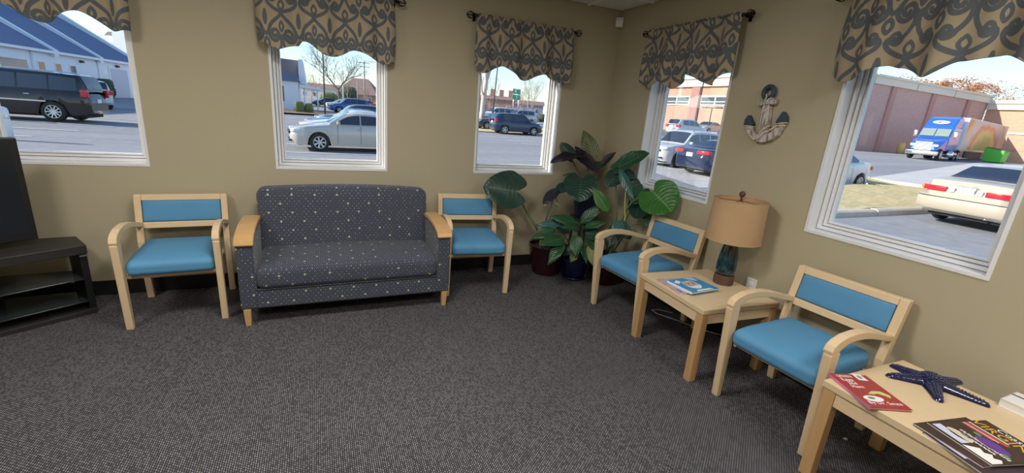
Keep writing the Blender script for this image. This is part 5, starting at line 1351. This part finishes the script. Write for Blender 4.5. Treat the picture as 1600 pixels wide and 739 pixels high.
# south face in a brick copy with shade painted in, pilasters and stone cornice
MB().box(.0, 31.8, -.12, -.001, -1.5, HB).build('side_wall', M['brick2'], stx)
for x in (.4, 9.0, 17.6, 26.2): MB().box(x, x+.9, -.30, -.121, -1.5, HB).build('pilaster', M['brickd'], stx)
for x0, x1 in ((-.3, 4.8), (5.0, 13.4), (13.6, 22.0), (22.2, 31.8)):
    MB().box(x0, x1, -.45, .3, HB-.10, HB+.62).build('cornice', M['stone'], stx); MB().box(x0, x1, -.62, .3, HB+.62, HB+.86).build('cornice_cap', M['stone'], stx)
MB().box(-.40, .0, -.4, 48, HB-.55, HB+.86).build('cornice', M['stone'], stx)
MB().box(-.62, .0, -.4, 48, HB+.5, HB+.70).build('cornice_cap', M['stone'], stx)
for y in (4.3, 18.8, 33.4, 46.4): MB().box(-.28, -.001, y, y+1.5, -1.5, HB-.55).build('pilaster', M['brickd'], stx)
for y0 in (6.2, 13.4, 20.7, 27.9, 35.2, 40.9):
    f = MB().box(-.14, -.001, y0-.15, y0+5.15, 4.25, 5.55).build('window', M['fascia'], stx)
    for a in (0, 2.55):
        MB().box(-.16, -.139, y0+a+.06, y0+a+2.39, 4.82, 5.38).build('pane', M['dkglass'], f); MB().box(-.16, -.139, y0+a+.06, y0+a+2.39, 4.42, 4.70).build('pane', M['dkglass'], f)
wing = empty('store_wing', (79.9, -30, g0_), 0, 'sunlit brick wing of the store at the end of the truck alley', 'building')
MB().box(0, 12, 0, 56.8, -1.5, HB+.1).build('wall', M['brick'], wing)
MB().box(-.35, 0, 0, 56.8, HB-.9, HB+.1).build('cornice', M['stone'], wing); MB().box(-.55, 0, 0, 56.8, HB-.15, HB+.3).build('cornice_cap', M['stone'], wing)
lw = empty('dumpster_wall', (65.881,17.400,1.286), 0, 'low peach brick enclosure wall hiding the trailer end', 'wall')
lw.location.z = gz(lw.location.x, lw.location.y)-.3
MB().box(-.2, 6, -8.5, 1.70, 0, 3.25).build('brick_panel', M['brick'], lw); MB().box(-.32, 6.1, -8.6, 1.80, 3.25, 3.45).build('coping', M['stone'], lw); MB().box(-.24, -.19, -8.5, 1.70, 1.55, 1.63).build('band', M['brickd'], lw)
M['lime'] = mat('lime_green_paint', (.10, .52, .06), .5)
dm = empty('dumpster', (60.096,17.617,0.809), .0, 'lime green dumpster beside the truck trailer', 'dumpster')
dm.scale = (.62, .62, .62); dm.location.z = gz(dm.location.x, dm.location.y)
MB().add([(-.9,-1.1,.15),(.9,-1.1,.15),(.9,1.1,.15),(-.9,1.1,.15),(-1.0,-1.25,2.0),(1.0,-1.25,2.0),(1.0,1.25,2.4),(-1.0,1.25,2.4)], [(0,3,2,1),(4,5,6,7),(0,1,5,4),(1,2,6,5),(2,3,7,6),(3,0,4,7)]).build('bin', M['lime'], dm, bevel=.04)
MB().box(-1.04, 1.04, -1.3, 1.3, 1.98, 2.06).xf(Matrix.Translation((0,0,.2)) @ Matrix.Rotation(.16, 4, 'X')).build('lid', M['ctrim'], dm)
for x in (-.7, .7): MB().box(x-.1, x+.1, -1.0, 1.0, 0, .16).build('skid', M['ctrim'], dm)

# ---- semi truck in the alley
P_trk = car_paint('truck_blue', (.03, .13, .52), .1, .3)
def mural():
    m = bpy.data.materials.new('harvest_mural'); t, b = nodes(m); L = t.links
    tc = t.nodes.new('ShaderNodeTexCoord'); s = t.nodes.new('ShaderNodeSeparateXYZ'); L.new(tc.outputs['Object'], s.inputs[0])
    n = t.nodes.new('ShaderNodeTexNoise'); n.inputs['Scale'].default_value = .55; n.inputs['Detail'].default_value = 4; L.new(tc.outputs['Object'], n.inputs['Vector'])
    # a broad arc of warm colours over a green hill, pale sky behind
    dx = mnode(t, 'SUBTRACT', s.outputs[0], 7.5); dz = mnode(t, 'ADD', s.outputs[2], .2)
    r = mnode(t, 'SQRT', mnode(t, 'ADD', mnode(t, 'MULTIPLY', mnode(t, 'MULTIPLY', dx, dx), .26), mnode(t, 'MULTIPLY', dz, dz)))
    rr = mnode(t, 'ADD', r, mnode(t, 'MULTIPLY', mnode(t, 'SUBTRACT', n.outputs['Fac'], .5), 1.4))
    cr = t.nodes.new('ShaderNodeValToRGB'); e = cr.color_ramp.elements
    L.new(mnode(t, 'DIVIDE', rr, 5.2), cr.inputs[0])
    e[0].position = 0; e[0].color = (.20, .22, .06, 1); e[1].position = 1; e[1].color = (.52, .50, .56, 1)
    for p, c in ((.30, (.36, .34, .08)), (.40, (.60, .46, .12)), (.50, (.62, .12, .05)), (.58, (.56, .45, .38)), (.68, (.48, .46, .52)), (.78, (.70, .36, .06)), (.84, (.55, .16, .06)), (.90, (.52, .50, .56))):
        q = e.new(p); q.color = (*c, 1)
    L.new(cr.outputs[0], b.inputs['Base Color']); b.inputs['Roughness'].default_value = .4; return m
M['mural'] = mural()
tp = Vector((50.945,18.983,0.354)); tk = empty('semi_truck', (tp.x, tp.y, gz(tp.x, tp.y)), PI+.16, 'blue semi truck with colourful harvest trailer by the brick store', 'truck')
# local: x forward (towards -x world), y to its left (world -y)
cabm = MB().prism([(-2.6, .95), (-2.6, 3.05), (-.1, 3.05), (.05, 2.9), (.62, 2.05), (.66, .95)], -1.15, 1.15, 'y'); cabm.build('cab', P_trk, tk, bevel=.10, seg=3)
MB().add([(.50,-1.12,.85),(.50,1.12,.85),(2.55,.95,.85),(2.55,-.95,.85),(.50,-1.10,2.10),(.50,1.10,2.10),(2.45,.62,1.62),(2.45,-.62,1.62),(1.5,-1.10,1.75),(1.5,1.10,1.75)],
         [(0,1,2,3),(0,4,5,1),(4,8,7,6,9,5),(3,2,6,7),(0,3,7,8,4),(1,5,9,6,2)]).build('hood', P_trk, tk, bevel=.10, seg=3)
MB().prism([(-2.7, 3.0), (-2.7, 4.02), (-1.9, 4.05), (-.9, 3.85), (.05, 2.95)], -1.10, 1.10, 'y').build('roof_fairing', P_trk, tk, bevel=.14, seg=3)
nrm_ = Vector((.85-.0, 0, .9)).normalized()
dsc = MB(); dsc.prism([(.62*math.cos(k*PI/14), .21*math.sin(k*PI/14)) for k in range(28)], 0, .02, 'z')
FM = Matrix.Translation((-.36, 0, 3.47)) @ Matrix.Rotation(math.radians(47), 4, 'Y') @ Matrix.Rotation(PI/2, 4, 'Z')
dsc.xf(FM).build('logo_oval', M['offw'], tk)
sw = MB(); sw.prism([(-.42, -.05), (-.1, .05), (.15, -.01), (.45, .07), (.2, .05), (-.08, -.10)], .02, .03, 'z'); sw.xf(FM).build('logo_swoosh', M['navy'], tk)
sw = MB(); sw.prism([(.25, -.10), (.50, .02), (.46, .06), (.22, -.05)], .02, .03, 'z'); sw.xf(FM).build('logo_dash', M['tomato'], tk)
ws = MB()
for s in (-1, 1): ws.add([(.12, s*.03, 2.84), (.12, s*1.02, 2.84), (.60, s*1.05, 2.16), (.60, s*.03, 2.16)], [(0,1,2,3)])
ws.xf(Matrix.Translation((.05, 0, .03))).build('windscreen', mat('truck_glass', (.24, .28, .26), .12), tk)
for s in (-1, 1):
    MB().add([(-.75, s*1.155, 2.12), (.35, s*1.155, 2.12), (.0, s*1.155, 2.80), (-.75, s*1.155, 2.80)], [(0,1,2,3)]).build('side_window', M['cglass'], tk)
    MB().rbox(.07, .14, .30, .04, (.45, s*1.42, 2.35), n=5).build('mirror', M['chrome'], tk, smooth=True)
    MB().rbox(.12, .20, .11, .05, (2.38, s*.80, 1.30), n=5).build('headlight', M['head'], tk, smooth=True)
    MB().tube([(-.6, s*1.02, .62), (-2.4, s*1.02, .62)], .33, 16).build('fuel_tank', M['chrome'], tk, smooth=True)
    MB().tube([(-2.55, s*.95, 1.0), (-2.55, s*.95, 3.3)], .07, 8).build('exhaust_stack', M['chrome'], tk, smooth=True)
for k in range(6): MB().box(2.46, 2.56, -.60, .60, .86+.13*k, .93+.13*k).build('grille_bar', M['chrome'], tk)
MB().rbox(.16, 1.15, .20, .06, (2.62, 0, .62), n=6).build('bumper', M['chrome'], tk, smooth=True)
MB().box(-4.2, 2.3, -.45, .45, .55, .85).build('chassis', M['under'], tk)
tm, sm = wheel_meshes(.52, .30, 10)
for x, y in ((1.55, 1.0), (1.55, -1.0), (-3.0, .95), (-3.0, -.95), (-4.1, .95), (-4.1, -.95), (-16.6, .95), (-16.6, -.95), (-17.8, .95), (-17.8, -.95)):
    wo = bpy.data.objects.new('wheel', tm); link(wo, tk); wo.location = (x, y, .52); wo.rotation_euler = (0, 0, 0 if y < 0 else PI)
    ro = bpy.data.objects.new('rim', sm); link(ro, wo)
tb = MB().box(-19.2, -3.1, -1.28, 1.28, 1.15, 4.1).build('trailer', M['offw'], tk)
sd2 = MB().box(0, 15.9, -.012, .0, 0, 2.85).build('mural_panel', M['mural'], tk); sd2.location = (-3.2, 1.283, 1.2); sd2.rotation_euler = (0, 0, PI)
MB().box(-19.2, -3.1, 1.27, 1.30, 1.02, 1.18).build('side_rail', M['silver'], tk)
MB().box(-12.5, -6.0, 1.0, 1.1, .35, 1.1).build('side_skirt', M['ctrim'], tk)
yb = empty('bollard', (59.372,25.361,0.505), 0, 'stubby yellow concrete bollard near the truck front', 'bollard')
MB().lathe([(.35, 0), (.35, 1.15), (.2, 1.28)], 14).build('post', mat('faded_yellow', (.60, .46, .16), .7), yb, smooth=True)
bo = empty('bollard', (-10.53, 13.19, gz(-10.5, 13.2)), 0, 'white steel bollard outside the television window', 'bollard')
MB().lathe([(.10, 0), (.10, .80), (.08, .87), (.03, .90)], 18).build('post', M['fascia'], bo, smooth=True)
MB().lathe([(.102, .58), (.104, .60), (.104, .66), (.102, .68)], 18, caps=False).build('band', M['silver'], bo, smooth=True)

# ---- far houses
M['farbrick'] = mat('far_red_brick', (.34, .19, .15), .85, var=.15, vscale=1.5); M['farroof'] = mat('far_brown_roof', (.26, .17, .15), .85, var=.15, vscale=1.2); M['pale'] = mat('pale_render', (.62, .57, .52), .8)
def house(loc, rz, w_, dp, h_, rh, mw, mr, label, chim=0, hip=True):
    e = empty('house', loc, rz, label, 'house', 'houses beyond the street'); e.location.z = gz(loc[0], loc[1])
    MB().box(-w_/2, w_/2, 0, dp, 0, h_).build('wall', mw, e)
    o = .5; i = dp*.42 if hip else 0
    MB().add([(-w_/2-o, -o, h_), (w_/2+o, -o, h_), (w_/2+o, dp+o, h_), (-w_/2-o, dp+o, h_), (-w_/2-o+i, dp/2, h_+rh), (w_/2+o-i, dp/2, h_+rh)], [(0,3,2,1),(0,1,5,4),(2,3,4,5),(1,2,5),(3,0,4)]).build('roof', mr, e)
    for k in range(chim):
        x = -w_/2+w_*(k+.5)/chim; c = MB().box(x-.7, x+.7, dp/2-.7, dp/2+.7, h_+rh*.3, h_+rh+2.0).build('chimney', mw, e)
    nwin = max(2, int(w_/4))
    for k in range(nwin):
        x = -w_/2+w_*(k+.5)/nwin
        for z in ((h_*.25, h_*.25+1.5),) + (((h_*.65, h_*.65+1.4),) if h_ > 5 else ()):
            f = MB().box(x-.65, x+.65, -.08, .02, z[0]-.1, z[1]+.1).build('window', M['fascia'], e); MB().box(x-.52, x+.52, -.10, -.07, z[0], z[1]).build('pane', M['dkglass'], f)
    return e
house((10.094,161.907,1.578), -.35, 13.5, 11, 3.0, 5.5, M['farbrick'], M['farroof'], 'low house with a huge brown hip roof beyond the car park')
house((0.906,211.512,0.551), -.35, 22, 10, 4.6, 2.0, M['pale'], M['farroof'], 'long pale house behind the big bare tree', hip=False)
house((50.146,131.966,1.064), -.4, 12, 10, 4.6, 1.2, M['farbrick'], M['farroof'], 'two storey red brick row with chimneys beyond the street', chim=4, hip=False)
house((71.569,156.671,1.834), -.4, 15, 9, 4.0, 1.6, mat('mauve_siding', (.30, .27, .33), .8), M['farroof'], 'mauve grey house right of the green road sign', hip=False)

# ---- green road sign
M['signgreen'] = mat('sign_green', (.015, .36, .20), .4)
sgp = Vector((22.764,54.030,4.104)); sg = empty('road_sign', (sgp.x, sgp.y, gz(sgp.x, sgp.y)), .45, 'green highway sign with two panels and white marks', 'sign')
zc_ = sgp.z-sg.location.z
MB().box(-.83, .83, -.03, .0, zc_+.04, zc_+.72).build('panel', M['signgreen'], sg, bevel=.05); MB().box(-.80, .83, -.03, .0, zc_-.74, zc_-.04).build('panel', M['signgreen'], sg, bevel=.05)
MB().prism([(-.40, zc_+.25), (-.08, zc_+.25), (-.05, zc_+.42), (-.08, zc_+.6), (-.24, zc_+.56), (-.40, zc_+.6), (-.43, zc_+.42)], -.04, -.031, 'y').build('shield', M['offw'], sg)
MB().prism([(.0, zc_-.62), (.10, zc_-.62), (.10, zc_-.35), (.20, zc_-.35), (.05, zc_-.12), (-.10, zc_-.35), (.0, zc_-.35)], -.04, -.031, 'y').build('arrow', M['offw'], sg)
for z_ in (zc_+.66, zc_-.10): MB().box(-.74, .74, -.04, -.031, z_-.02, z_+.02).build('border', M['offw'], sg)
for x in (-.5, .6): MB().tube([(x, .05, 0), (x, .05, zc_+.6)], .05, 6).build('post', M['silver'], sg, smooth=True)

# ---- poles
def pole(a, top, r, label, mt, name='lamp_post', arms=0, cat='pole', group=None):
    e = empty(name, (a[0], a[1], gz(a[0], a[1])), 0, label, cat, group)
    v = Vector(top)-Vector(e.location)
    MB().tube([(0, 0, 0), v], [r*1.2, r*.8], 8).build('post', mt, e, smooth=True)
    if arms == 1: MB().tube([v, v+Vector((-1.2, 0, .05)), v+Vector((-2.2, 0, 0))], .05, 6).build('arm', mt, e, smooth=True)
    if arms == 2:
        MB().tube([v+Vector((0, -1.0, .0)), v, v+Vector((0, 1.0, .0))], .06, 6).build('arm', mt, e, smooth=True)
        for s in (-1, 1): MB().rbox(.20, .35, .07, .04, tuple(v+Vector((0, s*1.1, .02))), n=4).build('lamp_head', mt, e)
    if arms == 3:
        for dz_ in (.3, 1.1): MB().box(v.x-1.1, v.x+1.1, v.y-.06, v.y+.06, v.z-dz_-.06, v.z-dz_+.06).build('crossarm', mt, e)
    return e
M['polew'] = mat('weathered_wood_pole', (.36, .32, .29), .8); M['poled'] = mat('dark_pole', (.07, .06, .06), .6); M['polew2'] = mat('pale_pole', (.62, .58, .55), .7)
pole((-1.941,41.281,0.184), (-1.941,41.281,5.517), .07, 'thin dark pole rising in front of the big bare tree', M['poled'])
pole((7.065,100.261,0.999), (7.065,100.261,9.806), .15, 'tall utility pole right of the big bare tree', M['polew'], 'utility_pole', 3)
pole((7.572,82.857,0.903), (7.572,82.857,8.442), .13, 'street light pole at the right edge of the loveseat window', M['polew2'], 'lamp_post', 1)
pole((6.089,106.376,0.850), (6.089,106.376,6.029), .13, 'short utility pole between the two taller ones', M['polew'], 'utility_pole')
pole((2.529,96.449,0.429), (2.529,96.449,7.323), .13, 'pale pole just right of the big bare tree trunk', M['polew2'], 'utility_pole')
pole((15.751,44.545,0.003), (16.022,44.428,6.998), .08, 'leaning dark pole beyond the small blue crossover', M['poled'], 'utility_pole')
pole((30.578,66.638,1.025), (30.578,66.638,5.947), .09, 'grey street pole right of the green road sign', M['polew'], 'utility_pole')
pole((35.637,33.620,1.528), (35.637,33.620,7.389), .07, 'tall thin lamp pole before the brick store front', M['poled'], 'lamp_post')
pole((40.309,36.136,1.807), (40.309,36.136,3.980), .06, 'double headed car park lamp before the brick store front', M['poled'], 'lamp_post', 2)

# ---- trees
def tree(loc, h, seed, label, mt, spread=.5, trunk=.16, depth=5, twig=None, leafy=0, group='bare winter trees', name='bare_tree', fork=.28, lean=0.0):
    e = empty(name, (loc[0], loc[1], gz(loc[0], loc[1])-.1), 0, label, 'tree', group)
    rng = random.Random(seed); br = MB(); tw = MB(); ends = []
    def grow(p, d, ln, r, lev):
        n = 3; pts = [p]; q = p.copy(); dd = d.copy()
        for i in range(n):
            dd = (dd+Vector((rng.uniform(-.16, .16), rng.uniform(-.16, .16), rng.uniform(-.04, .12)))).normalized(); q = q+dd*ln/n; pts.append(q.copy())
        (br if lev > depth-3 else tw).tube(pts, [r*(1-.10*i) for i in range(n+1)], 6 if lev > depth-2 else 3, caps=False)
        if lev <= 0: ends.append(q); return
        kids = rng.choice((2, 3, 3)) if lev > 1 else 3
        a0 = rng.uniform(0, 6.28)
        for k in range(kids):
            a = a0+2*PI*k/kids+rng.uniform(-.4, .4); ax = Vector((math.cos(a), math.sin(a), 0)); ax = (ax-dd*ax.dot(dd)).normalized()
            s = spread*rng.uniform(.7, 1.25)
            nd_ = (dd*math.cos(s)+ax*math.sin(s)+Vector((0, 0, .10))).normalized()
            grow(q if k else q, nd_, ln*rng.uniform(.66, .86), r*.62, lev-1)
            if lev >= 3 and rng.random() < .6:
                m_ = pts[2]; b2 = rng.uniform(0, 6.28); ax2 = Vector((math.cos(b2), math.sin(b2), .3)).normalized(); grow(m_, (dd*.6+ax2*.8).normalized(), ln*.6, r*.4, lev-2)
    grow(Vector((0, 0, 0)), Vector((lean, 0, 1)).normalized(), h*fork, trunk, depth)
    br.build('trunk', mt, e, smooth=True)
    tw.build('branches', twig or mt, e, smooth=True, kind='stuff')
    if leafy:
        lf = MB()
        for q in ends:
            for k in range(leafy):
                c = q+Vector((rng.gauss(0, .35), rng.gauss(0, .35), rng.gauss(0, .3))); a = rng.uniform(0, 6.28); s_ = rng.uniform(.14, .26)
                u_ = Vector((math.cos(a), math.sin(a), rng.uniform(-.5, .5)))*s_; v_ = Vector((-math.sin(a), math.cos(a), rng.uniform(-.7, .7)))*s_*.6
                lf.add([c-u_, c+v_, c+u_, c-v_], [(0, 1, 2, 3)])
        lf.build('foliage', M['rust'], e, kind='stuff')
    return e
M['bark'] = mat('grey_bark', (.20, .16, .15), .9, var=.3, vscale=8); M['barkp'] = mat('pale_bark', (.55, .48, .44), .85, var=.4, vscale=3); M['rust'] = mat('rusty_leaves', (.66, .33, .15), .8, var=.25, vscale=1); M['twig'] = mat('tan_twigs', (.42, .30, .23), .9)
tree((1.662,91.097,0.317), 11.5, 4, 'big spreading bare tree behind the thin dark pole', M['bark'], .55, .26, 6)
tree((-3.599,104.828,-0.034), 7.0, 9, 'slim bare tree between chapel and big bare tree', M['twig'], .5, .12, 5)
tree((6.914,94.594,0.926), 4.5, 12, 'small tan tree in front of the hip roofed house', M['twig'], .5, .10, 5)
tree((4.874,118.240,0.458), 8.0, 31, 'bare tree behind the blue crossover', M['twig'], .5, .12, 5)
tree((11.655,37.193,-0.278), 10, 15, 'tree with thick pale trunk at the edge of the street', M['barkp'], .45, .30, 5, M['bark'], fork=.45)
tree((42.586,89.598,0.679), 9.0, 17, 'bare tree right of the green road sign', M['twig'], .38, .12, 6)
tree((38.013,85.931,0.523), 6.5, 19, 'bare tree directly below the green road sign', M['twig'], .38, .12, 5)
tree((30.023,83.662,-0.176), 9.0, 23, 'bare tree behind the leaning dark pole', M['twig'], .45, .12, 5)
for k, (u_, hh) in enumerate((( (86.689,43.507,9.357), 11.0), ((95.889,45.253,10.157), 12.5), ((107.347,47.168,11.153), 13.0), ((108.763,44.267,11.263), 14.0), ((123.104,47.225,12.512), 15.5), ((133.479,48.463,13.411), 14.5), ((142.150,48.150,14.157), 16.0), ((152.862,48.098,15.081), 15.0))):
    tree(u_, hh, 60+k, ['rust leaved tree over the brick wall near the window frame', 'rust leaved tree second along the brick wall', 'rust leaved tree above the truck cab', 'rust leaved tree above the trailer front', 'tallest rust leaved tree over the wall corner', 'bare tree beyond the wall corner', 'bare tree above the store wing', 'bare tree last along the store wing'][k], M['twig'], .42, .16, 5, None, 10 if k < 5 else 3, 'trees beyond the brick store', 'autumn_tree')
# evergreen clumps
M['ever'] = mat('evergreen', (.05, .085, .045), .9, var=.4, vscale=8)
def shrub(loc, rx, rz_, label, mt, seed, cat='shrub', name='shrub'):
    e = empty(name, (loc[0], loc[1], gz(loc[0], loc[1])), 0, label, cat)
    rng = random.Random(seed); mb = MB()
    for k in range(420):
        a = rng.uniform(0, 2*PI); b = math.acos(rng.uniform(-.3, 1)); r = rng.uniform(.75, 1.0)
        c = Vector((rx*r*math.sin(b)*math.cos(a), rx*r*math.sin(b)*math.sin(a), rz_*.35+rz_*.65*r*math.cos(b)))
        u_ = Vector((rng.gauss(0, 1), rng.gauss(0, 1), rng.gauss(0, 1))).normalized()*rx*.16; v_ = u_.cross(Vector((rng.gauss(0, 1), rng.gauss(0, 1), 1))).normalized()*rx*.09
        mb.add([c-u_, c+v_, c+u_, c-v_], [(0, 1, 2, 3)])
    mb.build('foliage', mt, e, kind='stuff')
    cr_ = MB().rbox(rx*.8, rx*.8, rz_*.5, rx*.4, (0, 0, rz_*.5), n=6); cr_.build('crown', mt, e, smooth=True)
    return e
M['bush'] = mat('yellow_green_bush', (.16, .20, .07), .9, var=.3, vscale=8)
shrub((-4.160,44.633,0.346), .50, 1.15, 'clipped green bush beside the white chapel wall', M['bush'], 1); shrub((-3.316,44.837,0.405), .42, 1.05, 'smaller green bush right of the clipped one', M['bush'], 2)
shrub((5.544,129.228,0.028), 2.6, 4.6, 'dark evergreen beneath the hip roofed house', M['ever'], 3); shrub((0.407,120.122,-0.074), 2.2, 2.6, 'olive bush behind the big bare tree', M['bush'], 6)
shrub((-20.013,48.687,-0.040), .7, 1.7, 'dark rounded shrub beside the garage door', M['ever'], 4)
shrub((35.468,69.962,0.544), 1.6, 1.4, 'low hedge at the far end of the street', M['ever'], 7)
